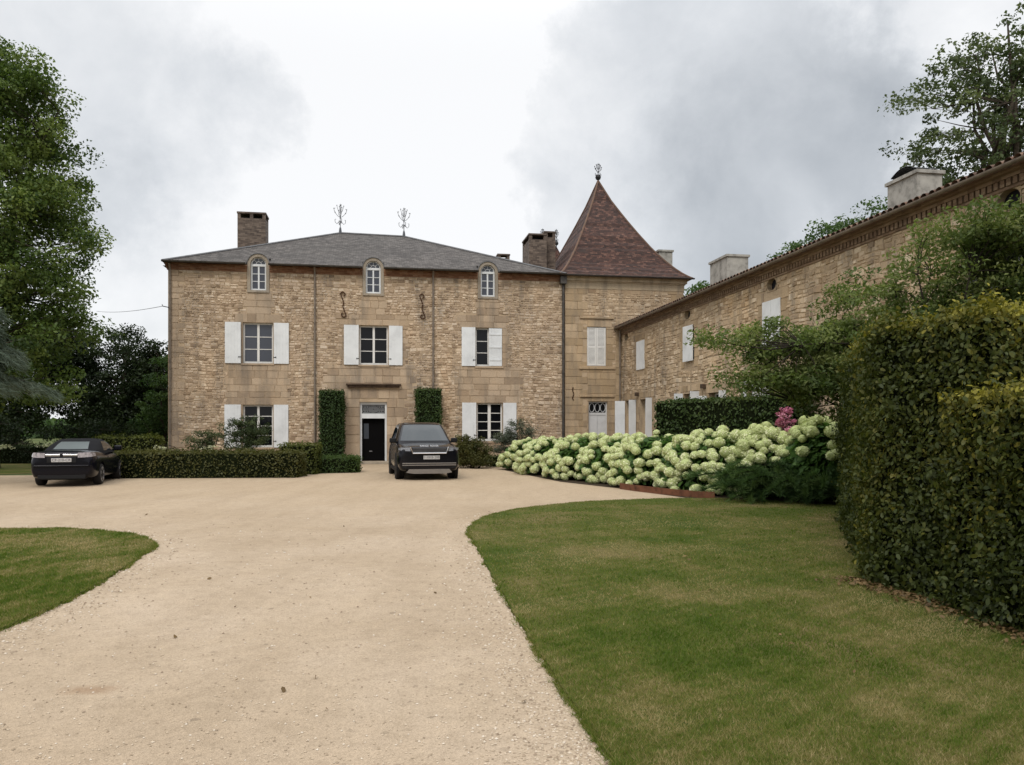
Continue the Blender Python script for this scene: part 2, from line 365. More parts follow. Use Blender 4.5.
def set_uv(me):                                 # metres along each face: u level, v up the slope
    uvl = me.uv_layers.new(name='UVMap'); k = len(me.loops)
    if not k: return
    co = np.empty(len(me.vertices) * 3); me.vertices.foreach_get('co', co); co = co.reshape(-1, 3)
    vi = np.empty(k, int); me.loops.foreach_get('vertex_index', vi)
    nr = np.empty(len(me.polygons) * 3); me.polygons.foreach_get('normal', nr); nr = nr.reshape(-1, 3)
    lt = np.empty(len(me.polygons), int); me.polygons.foreach_get('loop_total', lt)
    N = np.repeat(nr, lt, 0)
    U = np.stack([-N[:, 1], N[:, 0], np.zeros(k)], 1); L = np.linalg.norm(U, axis=1)
    U[L < 1e-3] = (1, 0, 0); U /= np.linalg.norm(U, axis=1)[:, None]
    V = np.cross(N, U); P = co[vi]
    uv = np.stack([(P * U).sum(1), (P * V).sum(1)], 1)
    uvl.data.foreach_set('uv', uv.ravel())

def quads_mesh(name, V, tint, mat, parent=None, extra=None):
    """V (n,k,3) faces of k corners, tint (n,) ; extra: an MB whose faces (material slot 1) join the same mesh"""
    n, k = V.shape[:2]
    v = V.reshape(-1, 3); nv = len(v); tn = np.repeat(np.asarray(tint, float), k)
    lv = np.arange(nv); ls = np.arange(n) * k; lt = np.full(n, k); mi = np.zeros(n, int)
    if extra is not None and extra.f:
        ev = np.array(extra.v, float); v = np.concatenate([v, ev]); tn = np.concatenate([tn, np.zeros(len(ev))])
        el = [nv + i for f in extra.f for i in f]; et = np.array([len(f) for f in extra.f])
        es = len(lv) + np.concatenate([[0], np.cumsum(et)[:-1]])
        lv = np.concatenate([lv, el]); ls = np.concatenate([ls, es]); lt = np.concatenate([lt, et]); mi = np.concatenate([mi, np.array(extra.m) + 1])
    me = bpy.data.meshes.new(name)
    me.vertices.add(len(v)); me.vertices.foreach_set('co', v.ravel())
    me.loops.add(len(lv)); me.loops.foreach_set('vertex_index', lv.astype(np.int32))
    me.polygons.add(len(ls)); me.polygons.foreach_set('loop_start', ls.astype(np.int32))
    for m in (mat if isinstance(mat, (list, tuple)) else [mat]): me.materials.append(m)
    me.polygons.foreach_set('material_index', mi.astype(np.int32))
    a = me.attributes.new('tint', 'FLOAT', 'POINT'); a.data.foreach_set('value', tn.astype(np.float32))
    me.update(calc_edges=True); me.validate()
    o = bpy.data.objects.new(name, me); C.objects.link(o)
    if parent: o.parent = parent
    return o
def nrm(a): return a / np.maximum(np.linalg.norm(a, axis=-1, keepdims=True), 1e-9)
def leaf_quads(P, N, size, rng, aspect=.6, spread=.7, droop=.3, fold=.12, six=False):
    n = len(P); N = nrm(N + rng.normal(0, spread, (n, 3)))
    t = rng.normal(0, 1, (n, 3)); t[:, 2] -= droop
    t = nrm(t - N * (t * N).sum(1, keepdims=True)); b = np.cross(N, t)
    L = (size * rng.uniform(.5, 1.45, n))[:, None]
    if six:
        W = b * L * aspect * .5; F = N * L * fold
        return np.stack([P - t * L * .5, P + W * .85 + F - t * L * .22, P + W * .8 + F + t * L * .2, P + t * L * .55, P - W * .8 + F + t * L * .2, P - W * .85 + F - t * L * .22], 1)
    return np.stack([P - t * L * .5, P + b * L * aspect * .5 + N * L * fold - t * L * .06, P + t * L * .5, P - b * L * aspect * .5 + N * L * fold - t * L * .06], 1)
def vnoise(P, scale, seed):                     # cheap smooth value noise for placing patches
    r = np.random.default_rng(seed); f = 0
    for k in range(5):
        w = r.normal(0, 1, (3,)) * scale * (1.5 ** k); w2 = r.normal(0, 1, (3,)) * scale * (1.5 ** k)
        f = f + np.sin(P @ w + r.uniform(0, 6.3)) * np.cos(P @ w2 + r.uniform(0, 6.3)) / (1.25 ** k)
    return f / 2.2

def polytop(pts, z):
    t = tessellate_polygon([[Vector((x, y, 0)) for x, y in pts]])
    return [(x, y, z) for x, y in pts], [tuple(i) for i in t]
def smooth_poly(pts, k=6):
    o = []; n = len(pts)
    for i in range(n):
        p0, p1, p2, p3 = (Vector(pts[(i + j - 1) % n]) for j in range(4))
        for s in range(k):
            t = s / k
            o.append(tuple(.5 * ((2 * p1) + (-p0 + p2) * t + (2 * p0 - 5 * p1 + 4 * p2 - p3) * t * t + (-p0 + 3 * p1 - 3 * p2 + p3) * t ** 3)))
    return o
def inpoly(P, poly):
    x, y = P[:, 0], P[:, 1]; c = np.zeros(len(P), bool); n = len(poly)
    for i in range(n):
        x1, y1 = poly[i]; x2, y2 = poly[(i + 1) % n]
        if y1 == y2: continue
        c ^= ((y1 > y) != (y2 > y)) & (x < (x2 - x1) * (y - y1) / (y2 - y1) + x1)
    return c

# ------------------------------------------------------------------ ground
def _ground_mat():
    n = NT('meadow'); p = n.pos()
    c = n.ramp(n.noise(p, .06, 6, .65), [(.3, (.05, .075, .022)), (.55, (.085, .10, .035)), (.75, (.14, .13, .06))])
    c = n.mix(.5, c, n.ramp(n.noise(p, 6, 5), [(.3, (.6, .6, .6)), (.7, (1.25, 1.25, 1.2))]), 'MULTIPLY')
    return n.bsdf(c, .95, n.bump(n.noise(p, 9, 5), .6, .05), spec=.1)
mb = MB(); ring = []
nn = 48
for r, z in ((0, 0), (60, 0), (200, 0), (600, 4), (1500, 14)):
    ring.append([(r * math.cos(2 * math.pi * j / nn), r * math.sin(2 * math.pi * j / nn), z) for j in range(nn)] if r else [(0, 0, 0)])
pts = [p for r_ in ring for p in r_]
fc = [(0, 1 + j, 1 + (j + 1) % nn) for j in range(nn)]
for k in range(3):
    b0 = 1 + k * nn
    fc += [(b0 + j, b0 + nn + j, b0 + nn + (j + 1) % nn, b0 + (j + 1) % nn) for j in range(nn)]
mb.add(pts, fc); tag(mb.build('ground', _ground_mat()), kind='structure')

def _gravel_mat():
    n = NT('pale_gravel'); p = n.pos()
    big = n.noise(p, .35, 5, .6, .3)
    c = n.ramp(big, [(.30, (.352, .272, .188)), (.5, (.404, .318, .228)), (.68, (.45, .36, .268))])
    sp_ = n.n('ShaderNodeSeparateXYZ'); n.l(p, sp_.inputs[0])
    far = n.math('MULTIPLY_ADD', n.math('SUBTRACT', n.noise(p, .5, 4), .5), 9.0, sp_.outputs[1])
    c = n.mix(n.ramp(n.math('DIVIDE', far, 40.0), [(.30, (0, 0, 0)), (.55, (.75, .75, .75))]), c, (.405, .312, .212))
    # wheel-worn bands run along the drive
    tr = n.noise(n.stretch(p, 1.4, .22, 1), 1.0, 4, .6)
    c = n.mix(.32, c, n.ramp(tr, [(.35, (.80, .78, .75)), (.5, (1, 1, 1)), (.68, (1.12, 1.12, 1.12))]), 'MULTIPLY')
    v = n.n('ShaderNodeTexVoronoi', Scale=95.0); n.l(p, v.inputs['Vector'])
    vb = n.n('ShaderNodeRGBToBW', Color=v.outputs['Color']).outputs[0]
    c = n.mix(.5, c, n.ramp(vb, [(0, (.62, .6, .57)), (.5, (1, 1, 1)), (1, (1.32, 1.32, 1.3))]), 'MULTIPLY')
    v2 = n.n('ShaderNodeTexVoronoi', Scale=24.0); n.l(p, v2.inputs['Vector'])
    b2 = n.n('ShaderNodeRGBToBW', Color=v2.outputs['Color']).outputs[0]
    c = n.mix(n.ramp(b2, [(.90, (0, 0, 0)), (.97, (.7, .7, .7))]), c, (.20, .155, .11))
    med = n.noise(p, 5.5, 6, .7)
    c = n.mix(.45, c, n.ramp(med, [(.3, (.72, .7, .67)), (.5, (1, 1, 1)), (.7, (1.15, 1.14, 1.12))]), 'MULTIPLY')
    # reddish worn patch in the drive
    d = n.n('ShaderNodeVectorMath', 'SUBTRACT'); n.l(p, d.inputs[0]); d.inputs[1].default_value = (-2.72, 5.1, 0)
    dd = n.n('ShaderNodeVectorMath', 'LENGTH'); n.l(n.stretch(d.outputs[0], 4.4, 9.0, 0), dd.inputs[0])
    pm = n.ramp(n.math('ADD', dd.outputs['Value'], n.math('MULTIPLY_ADD', n.noise(p, 9, 5, .7), 1.5, -.85)), [(.0, (.75, .75, .75)), (1.0, (0.0, 0.0, 0.0))])
    c = n.mix(pm, c, (.27, .175, .105))
    h = n.math('ADD', n.math('MULTIPLY', v.outputs['Distance'], 1.0), n.math('MULTIPLY', med, .8))
    return n.bsdf(c, .95, n.bump(h, .55, .012), spec=.15)
gravel = smooth_poly([(14, -6), (14, 20), (9, 33), (5, 37.4), (2.6, 37.9), (-6, 36.5), (-15.2, 34.9), (-17.2, 29), (-18.5, 27.6), (-40, 27.5), (-40, -6)], 3)
mb = MB(); v, f = polytop(gravel, .004); mb.add(v, f); tag(mb.build('gravel_drive', _gravel_mat()), kind='structure')

def _lawn_mat():
    n = NT('mown_lawn'); p = n.pos()
    c = n.ramp(n.noise(p, .55, 6, .62, .3), [(.34, (.05, .075, .012)), (.5, (.085, .095, .022)), (.62, (.14, .118, .046)), (.76, (.20, .155, .08))])
    c = n.mix(.7, c, n.ramp(n.noise(p, 22, 6, .7), [(.3, (.45, .45, .42)), (.5, (1, 1, 1)), (.7, (1.4, 1.35, 1.2))]), 'MULTIPLY')
    return n.bsdf(c, .95, n.bump(n.noise(p, 45, 5), .9, .03), spec=.1)
lawn_mat = _lawn_mat()
L_R = [(.72, 1.8), (.5, 3.97), (.42, 4.6), (.31, 5.2), (.14, 6.31), (-.13, 8.24), (-.53, 11.38), (-.71, 13.04), (-.5, 14.76), (.16, 16.18), (1.28, 17.44), (2.55, 18.15), (4.0, 18.55), (5.6, 18.2), (7.4, 16.5), (12, 15), (12, 1.8)]
L_L = [(-32, 13.4), (-12, 13.2), (-8.45, 13.04), (-7.4, 13.05), (-6.01, 12.44), (-5.15, 11.35), (-4.86, 10.33), (-4.4, 8.24), (-4.25, 6.55), (-4.3, 5.2), (-5, 4), (-9, 3), (-32, 3)]
def wobble(pts, seed, a=.02):
    Q = np.array(pts); Z = np.concatenate([Q, np.zeros((len(Q), 1))], 1)
    return [tuple(q) for q in Q + np.stack([vnoise(Z, 9, seed) + vnoise(Z, 31, seed + 1) * .6, vnoise(Z, 9, seed + 2) + vnoise(Z, 31, seed + 3) * .6], 1) * a]
for pts, nm, sd in ((L_R, 'lawn', 1), (L_L, 'lawn', 2)):
    P = wobble(smooth_poly(pts, 60), sd); mb = MB()
    v, f = polytop(P, .03); mb.add(v, f); k = len(P)
    mb.add([(x, y, .03) for x, y in P] + [(x, y, -.02) for x, y in P], [(i, (i + 1) % k, (i + 1) % k + k, i + k) for i in range(k)])
    tag(mb.build(nm, lawn_mat), kind='structure')
mb = MB(); v, f = polytop([(-60, 27.8), (-18.6, 27.8), (-17.4, 29.2), (-15.6, 35), (-15.6, 44), (-60, 44)], .012); mb.add(v, f)
tag(mb.build('lawn', lawn_mat), kind='structure')
soil = mat_simple('bed_soil', (.05, .036, .024), 1, .4, 12, .1, bump=.8)
mb = MB(); v, f = polytop([(3.05, 21.6), (4.2, 18.75), (5.6, 18.3), (7.5, 16.4), (9.4, 14.5), (9.0, 20), (6.5, 33), (5.2, 36), (2.0, 36.5), (-.3, 31), (1.5, 24.4)], .012); mb.add(v, f)
tag(mb.build('planting_bed', soil), kind='structure')

# grass blades on the lawns (nobody could count them)
def grass(poly0, n, seed, name, sd_):
    poly = smooth_poly(poly0, 12)
    rng = np.random.default_rng(seed); acc = []; tot = 0
    while tot < n:
        Y = 3.0 * (1 - rng.uniform(0, 1, 200000) * (1 - (3.0 / 19.0) ** .8)) ** (-1 / .8)
        X = rng.uniform(-1.0, 1.0, 200000) * Y
        P = np.stack([X, Y], 1); P = P[inpoly(P, poly)]; acc.append(P); tot += len(P)
    P = np.concatenate(acc)[:n]; n = len(P)
    P3 = np.concatenate([P, np.full((n, 1), .028)], 1)
    patch = .8 * vnoise(P3 * (1, 1, 0), .8, seed + 5) + .55 * vnoise(P3 * (1, 1, 0), 2.6, seed + 9) + .45 * vnoise(P3 * (1, 1, 0), 8, seed + 13)
    h = rng.uniform(.010, .030, n) * (1 + .25 * np.clip(-patch, -1, 1)); w = rng.uniform(.0035, .007, n) * np.clip(P[:, 1] / 5, .9, 3.2)
    a = rng.uniform(0, 6.283, n); lean = rng.normal(0, .7, (n, 2)) * h[:, None]
    d = np.stack([np.cos(a), np.sin(a)], 1) * w[:, None] * .5
    V = np.zeros((n, 3, 3)); V[:, 0, :2] = P - d; V[:, 1, :2] = P + d; V[:, 2, :2] = P + lean
    V[:, :2, 2] = .026; V[:, 2, 2] = .028 + h
    far = np.clip((P[:, 1] - 11) / 6, 0, 1); t = np.clip(.50 + .40 * patch * 1.55 - .22 * far + rng.normal(0, .22, n), 0, 1)
    # longer tufts spill over the edge
    E_ = np.array(wobble(smooth_poly(poly0, 60), sd_)); k = rng.integers(0, len(E_), 5200); Z_ = np.concatenate([E_, np.zeros((len(E_), 1))], 1); ok = (vnoise(Z_, 2.2, seed + 21)[k] + rng.normal(0, .3, len(k)) > -.05) & (E_[k, 1] > 3) & (np.abs(E_[k, 0]) < .75 * E_[k, 1]) & (E_[k, 1] < 20); Q = E_[k][ok]
    Q = np.repeat(Q + rng.normal(0, .016, Q.shape), 6, 0); m = len(Q); Q = Q + rng.normal(0, .012, (m, 2)); a = rng.uniform(0, 6.283, m); w = rng.uniform(.004, .008, m) * np.clip(Q[:, 1] / 6, .9, 2.5); d = np.stack([np.cos(a), np.sin(a)], 1) * w[:, None] * .5
    W = np.zeros((m, 3, 3)); hh = rng.uniform(.012, .042, m); W[:, 0, :2] = Q - d; W[:, 1, :2] = Q + d; W[:, 2, :2] = Q + rng.normal(0, .9, (m, 2)) * hh[:, None]; W[:, :2, 2] = .006; W[:, 2, 2] = .012 + hh
    V = np.concatenate([V, W]); t = np.concatenate([t, np.clip(rng.normal(.36, .24, m), 0, 1)])
    tag(quads_mesh(name, V, t, MAT['grass']), 'short mown grass blades with dry brown patches', 'grass', kind='stuff')
grass(L_R, 420000, 11, 'grass', 1)
grass(L_L, 170000, 12, 'grass', 2)

# loose stones on the drive
def pebbles():
    rng = np.random.default_rng(5); n = 80000
    Y = 3.2 * (1 - rng.uniform(0, 1, n) * (1 - (3.2 / 16.0) ** 1.0)) ** (-1.0); X = rng.uniform(-.7, .7, n) * Y
    P = np.stack([X, Y], 1)
    ed = np.array(smooth_poly(L_R, 12)); el = np.array(smooth_poly(L_L, 12))
    k = ~(inpoly(P, [tuple(p) for p in ed]) | inpoly(P, [tuple(p) for p in el])); P = P[k]
    E_ = np.concatenate([ed, el]); dist = np.min(np.linalg.norm(P[:, None, :] - E_[None, :, :], axis=2), axis=1)
    keep = rng.uniform(0, 1, len(P)) < np.clip(.07 + .93 * np.exp(-(dist / .38) ** 2), 0, 1); P = P[keep]; n = len(P)
    s = rng.uniform(.0045, .012, n) * np.clip(P[:, 1] / 6, .9, 1.7)
    O = np.array([(1, 0, 0), (0, 1, 0), (-1, 0, 0), (0, -1, 0), (0, 0, 1)], float)
    F = [(0, 1, 4), (1, 2, 4), (2, 3, 4), (3, 0, 4)]
    a = rng.uniform(0, 6.28, n); ca, sa = np.cos(a), np.sin(a)
    pts = np.repeat(O[None], n, 0) * (1 + rng.uniform(-.35, .35, (n, 5, 3))); pts[:, :, 2] *= .75
    x = pts[:, :, 0] * ca[:, None] - pts[:, :, 1] * sa[:, None]; y = pts[:, :, 0] * sa[:, None] + pts[:, :, 1] * ca[:, None]
    W = np.stack([x * s[:, None] + P[:, None, 0], y * s[:, None] + P[:, None, 1], pts[:, :, 2] * s[:, None] + .006], 2)
    V = W[:, F].reshape(-1, 3, 3); t = np.repeat(rng.uniform(0, 1, n), 4)
    m = NT('loose_stone'); at = m.n('ShaderNodeAttribute'); at.attribute_name = 'tint'
    mm = m.bsdf(m.ramp(at.outputs['Fac'], [(0, (.25, .19, .135)), (.35, (.42, .335, .24)), (.75, (.52, .43, .325)), (1, (.62, .55, .46))]), .9, spec=.2)
    tag(quads_mesh('gravel', V, t, mm), 'loose pale stones gathered along the drive edges', 'gravel', kind='stuff')
pebbles()

# ------------------------------------------------------------------ stone walls
def sub_intervals(a, b, cuts):
    iv = [(a, b)]
    for c0, c1 in cuts:
        nx = []
        for p, q in iv:
            if c1 <= p or c0 >= q: nx.append((p, q)); continue
            if c0 > p: nx.append((p, c0))
            if c1 < q: nx.append((c1, q))
        iv = nx
    return [(p, q) for p, q in iv if q - p > .05]
def stone(mb, x0, x1, z0, z1, y, mat, r, jit, gap, bev, warp=None):
    x0 += gap; x1 -= gap; z0 += gap; z1 -= gap
    if x1 - x0 < .03 or z1 - z0 < .03: return
    J = lambda: r.uniform(-jit, jit)
    o = [(x0 + J(), z0 + J()), (x1 + J(), z0 + J()), (x1 + J(), z1 + J()), (x0 + J(), z1 + J())]
    if warp: o = [(x, z + warp(x, z)) for x, z in o]
    cx = sum(p[0] for p in o) / 4; cz = sum(p[1] for p in o) / 4
    bx = min(bev / (x1 - x0) * 2, .45); bz = min(bev / (z1 - z0) * 2, .45)
    i = [(x + (cx - x) * bx, z + (cz - z) * bz) for x, z in o]
    t1, t2 = r.uniform(-.006, .006), r.uniform(-.006, .006)
    pts = [(x, .012, z) for x, z in o] + [(x, -y + t1 * (1 if k in (0, 3) else -1) + t2 * (1 if k < 2 else -1), z) for k, (x, z) in enumerate(i)]
    mb.add(pts, ((4, 5, 6, 7), (0, 1, 5, 4), (1, 2, 6, 5), (2, 3, 7, 6), (3, 0, 4, 7)), mat)
def stone_wall(mb, x0, x1, z0, z1, openings, ashlar, seed, reveal=.24, rows=(.085, .165), wide=(.9, 2.3), ztop=None):
    """mb slots: 0 mortar, 1 rubble, 2 dressed. openings / ashlar: (x0,x1,z0,z1[,tooth,row])"""
    r = random.Random(seed)
    xs = sorted({x0, x1, *[o[0] for o in openings], *[o[1] for o in openings]}); zs = sorted({z0, z1, *[o[2] for o in openings], *[o[3] for o in openings]})
    xs = [x for x in xs if x0 <= x <= x1]; zs = [z for z in zs if z0 <= z <= z1]
    for i in range(len(xs) - 1):
        for j in range(len(zs) - 1):
            cx, cz = (xs[i] + xs[i + 1]) / 2, (zs[j] + zs[j + 1]) / 2
            if any(o[0] < cx < o[1] and o[2] < cz < o[3] for o in openings): continue
            mb.quad((xs[i], 0, zs[j]), (xs[i + 1], 0, zs[j]), (xs[i + 1], 0, zs[j + 1]), (xs[i], 0, zs[j + 1]), 0)
    for o in openings:
        if len(o) > 4: continue
        a, b, c, d = o[:4]; y = reveal
        mb.quad((a, 0, c), (a, y, c), (a, y, d), (a, 0, d), 2); mb.quad((b, 0, c), (b, 0, d), (b, y, d), (b, y, c), 2)
        mb.quad((a, 0, d), (a, y, d), (b, y, d), (b, 0, d), 2); mb.quad((a, 0, c), (b, 0, c), (b, y, c), (a, y, c), 2)
    ex = [tuple(o[:4]) for o in openings]
    for a in ashlar:
        ax0, ax1, az0, az1 = a[:4]; tooth = a[4] if len(a) > 4 else .12; rh = a[5] if len(a) > 5 else .3
        z = az0; k = 0
        while z < az1 - .05:
            h = min(rh * r.uniform(.85, 1.15), az1 - z)
            if az1 - z - h < .1: h = az1 - z
            l = max(ax0 - (tooth if k % 2 else 0) - r.uniform(0, .06) * (tooth > 0), x0); q = min(ax1 + (tooth if k % 2 else 0) + r.uniform(0, .06) * (tooth > 0), x1)
            cuts = [(o[0], o[1]) for o in ex if o[2] < z + h - .02 and o[3] > z + .02]
            for p, e_ in sub_intervals(l, q, cuts):
                x = p + 0
                while x < e_ - .02:
                    w = r.uniform(.34, .86)
                    if e_ - x - w < .25: w = e_ - x
                    stone(mb, x, x + w, z, z + h, r.uniform(.012, .026), 2, r, .006, .004, .009); x += w
            ex.append((l, q, z, z + h)); z += h; k += 1
    ph = [r.uniform(0, 6) for _ in range(4)]
    warp = lambda x, z: .035 * math.sin(x * .9 + ph[0] + z * .3) + .02 * math.sin(x * 2.3 + ph[1] - z * .8) + .012 * math.sin(x * 5.1 + ph[2] + z)
    z = z0
    while z < z1 - .04:
        h = r.uniform(*rows)
        if z1 - z - h < .07: h = z1 - z
        for p, e_ in sub_intervals(x0, x1, [(o[0], o[1]) for o in ex if o[2] < z + h - .035 and o[3] > z + .035]):
            x = p
            while x < e_ - .02:
                w = h * r.uniform(*wide)
                if e_ - x - w < h * .7: w = e_ - x
                edge = z < z0 + .1 or z + h > z1 - .05
                wf = None if edge else warp
                if h > .15 and r.random() < .28:
                    s = z + h * r.uniform(.4, .6)
                    stone(mb, x, x + w * .96, z, s, r.uniform(.006, .028), 1, r, .014, .005, .018, wf)
                    stone(mb, x, x + w, s, z + h, r.uniform(.006, .028), 1, r, .014, .005, .018, wf)
                else: stone(mb, x, x + w, z, z + h, r.uniform(.006, .034), 1, r, .020, .005, .020, wf)
                x += w
        z += h

# ------------------------------------------------------------------ joinery
def window(parent, x0, x1, z0, z1, y=.16, cols=2, rows=3, glass='glass', mull=.10, bar=.032, fr=.07, half=None):
    mb = MB(); t = .05
    mb.box(x0, x0 + fr, y, y + t, z0, z1); mb.box(x1 - fr, x1, y, y + t, z0, z1)
    mb.box(x0 + fr, x1 - fr, y + .002, y + t, z1 - fr, z1); mb.box(x0 + fr, x1 - fr, y + .002, y + t, z0, z0 + fr * 1.3)
    zi0, zi1 = z0 + fr * 1.3, z1 - fr
    edges = [x0 + fr] + [x0 + (x1 - x0) * c / cols for c in range(1, cols)] + [x1 - fr]
    for c in range(1, cols): mb.box(edges[c] - mull / 2, edges[c] + mull / 2, y - .008, y + t - .004, zi0, zi1)
    for c in range(cols):
        a = edges[c] + (mull / 2 if c else 0); b = edges[c + 1] - (mull / 2 if c < cols - 1 else 0)
        for k in range(1, rows):
            zz = zi0 + (zi1 - zi0) * k / rows; mb.box(a, b, y + .01, y + t - .012, zz - bar / 2, zz + bar / 2)
    w = mb.build('window', MAT['frame_paint'], parent)
    g = MB(); g.box(x0 + fr * .5, x1 - fr * .5, y + t - .02, y + t - .014, z0 + fr, z1 - fr * .5); g.build('pane', MAT[glass], w)
    # room behind is closed off and dark
    d = MB(); d.quad((x0 - .1, y + .5, z0 - .1), (x1 + .1, y + .5, z0 - .1), (x1 + .1, y + .5, z1 + .1), (x0 - .1, y + .5, z1 + .1))
    return w
def sill(parent, x0, x1, z, mat='ashlar'):
    mb = MB(); mb.box(x0, x1, -.06, .2, z - .09, z, bev=.012); return mb.build('sill', MAT[mat], parent)
def shutter(parent, x0, x1, z0, z1, y=-.085, th=.034, hinge='l', ang=0.0, battens=False, louvre=False, latch=True, mat='white_paint'):
    w = x1 - x0; h = z1 - z0; mb = MB(); k = max(3, round(w / .13))
    if louvre:
        fr = .07
        mb.box(0, fr, 0, th, 0, h); mb.box(w - fr, w, 0, th, 0, h)
        for zz in (0, h * .46, h - fr): mb.box(fr, w - fr, .001, th - .001, zz, zz + fr)
        for a, b in ((fr, h * .46), (h * .46 + fr, h - fr)):
            m = int((b - a) / .055)
            for i in range(m):
                zz = a + (b - a) * (i + .5) / m
                mb.add([(fr, .004, zz - .02), (w - fr, .004, zz - .02), (w - fr, th - .004, zz + .022), (fr, th - .004, zz + .022),
                        (fr, .010, zz - .026), (w - fr, .010, zz - .026), (w - fr, th, zz + .016), (fr, th, zz + .016)], ((0, 1, 2, 3), (4, 7, 6, 5), (0, 4, 5, 1), (2, 6, 7, 3)))
    else:
        for i in range(k): mb.box(w * i / k + .0018, w * (i + 1) / k - .0018, 0, th, 0, h, bev=.003)
        mb.box(.01, w - .01, .006, th - .006, .004, h - .004)
        if battens:
            for f in (.16, .5, .84): mb.box(.03, w - .03, -.018, 0.001, h * f - .035, h * f + .035)
    if hinge == 'l': org = (x0, y, z0); off = 0
    else: org = (x1, y, z0); off = -w
    mb.v = [(x + off, yy, z) for x, yy, z in mb.v]
    o = mb.build('shutter', MAT[mat], parent, loc=org, rot=(0, 0, R(ang)))
    if latch:
        l = MB(); s = 1 if hinge == 'l' else -1; xe = .02 * s if hinge == 'l' else -.02
        l.box(min(-.03 * s, .11 * s), max(-.03 * s, .11 * s), -.014, -.001, .27, .30); l.box(.09 * s - .015, .09 * s + .015, -.018, -.004, .255, .315)
        l.build('latch', MAT['iron'], o)
    return o
def downpipe(parent, x, z0, z1, y=-.09, r=.05, mat='downpipe'):
    mb = MB(); mb.tube([(x, y, z0), (x, y, z1 - .35), (x, y - .02, z1 - .2), (x, y - .2, z1)], r, 10)
    z = z0 + .5
    while z < z1 - .5: mb.lathe([(r + .002, -.03), (r + .012, -.03), (r + .012, .03), (r + .002, .03)], 10, c=(x, y, z)); z += 1.9
    return mb.build('downpipe', MAT[mat], parent, smooth=False)
def gutter(parent, p0, p1, r=.075, mat='zinc'):
    mb = MB(); p0, p1 = Vector(p0), Vector(p1); d = (p1 - p0); L = d.length; d.normalize(); nrm_ = Vector((d.y, -d.x, 0))
    prof = [(-r + r * 0, 0)]
    ring_ = [(math.cos(a) * r, math.sin(a) * r) for a in [math.pi + math.pi * i / 8 for i in range(9)]] + [(math.cos(a) * (r - .012), math.sin(a) * (r - .012)) for a in [2 * math.pi - math.pi * i / 8 for i in range(9)]]
    pts = []; k = len(ring_)
    for q in (p0, p1): pts += [tuple(q + nrm_ * a + Vector((0, 0, b))) for a, b in ring_]
    mb.add(pts, [(i, (i + 1) % k, (i + 1) % k + k, i + k) for i in range(k)] + [tuple(range(k)), tuple(range(2 * k - 1, k - 1, -1))])
    return mb.build('gutter', MAT[mat], parent)
def scroll_pts(cx, cz, s, w, y):                # an S with rolled ends
    pts = []
    for i in range(14):
        t = i / 13; a = -2.4 + t * 4.2; r = w * (.35 + .65 * t); pts.append((cx + .0 + r * math.cos(a + 1.0) * .9, y, cz + s * .5 - w + r * math.sin(a + 1.0)))
    lo = [(2 * cx - x, yy, 2 * cz - z) for x, yy, z in reversed(pts)]
    return pts + [(cx + .02, y, cz + .1), (cx - .02, y, cz - .1)] + lo
def finial(parent, loc, h, mat='iron_light', ball=False, big=1.0):
    mb = MB(); x, y, z = loc
    mb.lathe([(.10 * big, -.35), (.06 * big, .10), (.045 * big, .22), (.02, .3), (.014, h), (0.0, h + .12)], 8, c=loc)
    if ball: mb.lathe([(.0, .08), (.12, .13), (.16, .24), (.12, .36), (0.0, .4)], 12, c=loc)
    for k in range(4):
        a = k * math.pi / 2 + .3; ca, sa = math.cos(a), math.sin(a)
        def P(r, zz): return (x + ca * r, y + sa * r, z + zz)
        mb.tube([P(.02, h * .42), P(.16 * big, h * .30), P(.24 * big, h * .36), P(.25 * big, h * .46), P(.2 * big, h * .47)], .014, 5)
        mb.tube([P(.02, h * .55), P(.12 * big, h * .60), P(.26 * big, h * .72), P(.30 * big, h * .84), P(.24 * big, h * .88)], .013, 5)
        mb.tube([P(.02, h * .7), P(.10 * big, h * .8), P(.16 * big, h * .97)], .011, 5)
        for r_, zz in ((.30 * big, h * .86), (.16 * big, h * .98), (.24 * big, h * .72)): mb.lathe([(0, -.035), (.032, 0), (0, .035)], 6, c=P(r_, zz))
    mb.lathe([(0, -.05), (.045, 0), (0, .05)], 6, c=(x, y, z + h * .52)); mb.lathe([(0, -.05), (.045, 0), (0, .07)], 6, c=(x, y, z + h))
    return mb.build('finial', MAT[mat], parent, smooth=False)
def chimney(parent, x0, x1, y0, y1, z0, z1, mat='brick_brown', open_top=True, cap='brick_brown'):
    mb = MB(); ht = .22 if open_top else 0
    mb.box(x0, x1, y0, y1, z0, z1 - ht - .1)
    if open_top:
        zb = z1 - ht - .1; w = .16
        nx = max(2, round((x1 - x0) / .7) + 1)
        for i in range(nx):
            xa = x0 + (x1 - x0 - w) * i / (nx - 1)
            for ya in (y0, y1 - w): mb.box(xa, xa + w, ya, ya + w, zb, z1 - .08)
        mb.box(x0 - .03, x1 + .03, y0 - .03, y1 + .03, z1 - .08, z1)
        mb.box(x0 + w, x1 - w, y0 + .3, y1 - .3, zb, zb + ht * .6, 1)
    else:
        mb.box(x0 - .06, x1 + .06, y0 - .06, y1 + .06, z1 - .1, z1)
    return mb.build('chimney', [MAT[mat], MAT['dark_interior']], parent)

TH = R(9.54); cT, sT = math.cos(TH), math.sin(TH)
HO = Vector((-15.28, 35.1, 0))
def HL(u, d, z=0): return (HO.x + u * cT - d * sT, HO.y + u * sT + d * cT, z)   # house metres -> world

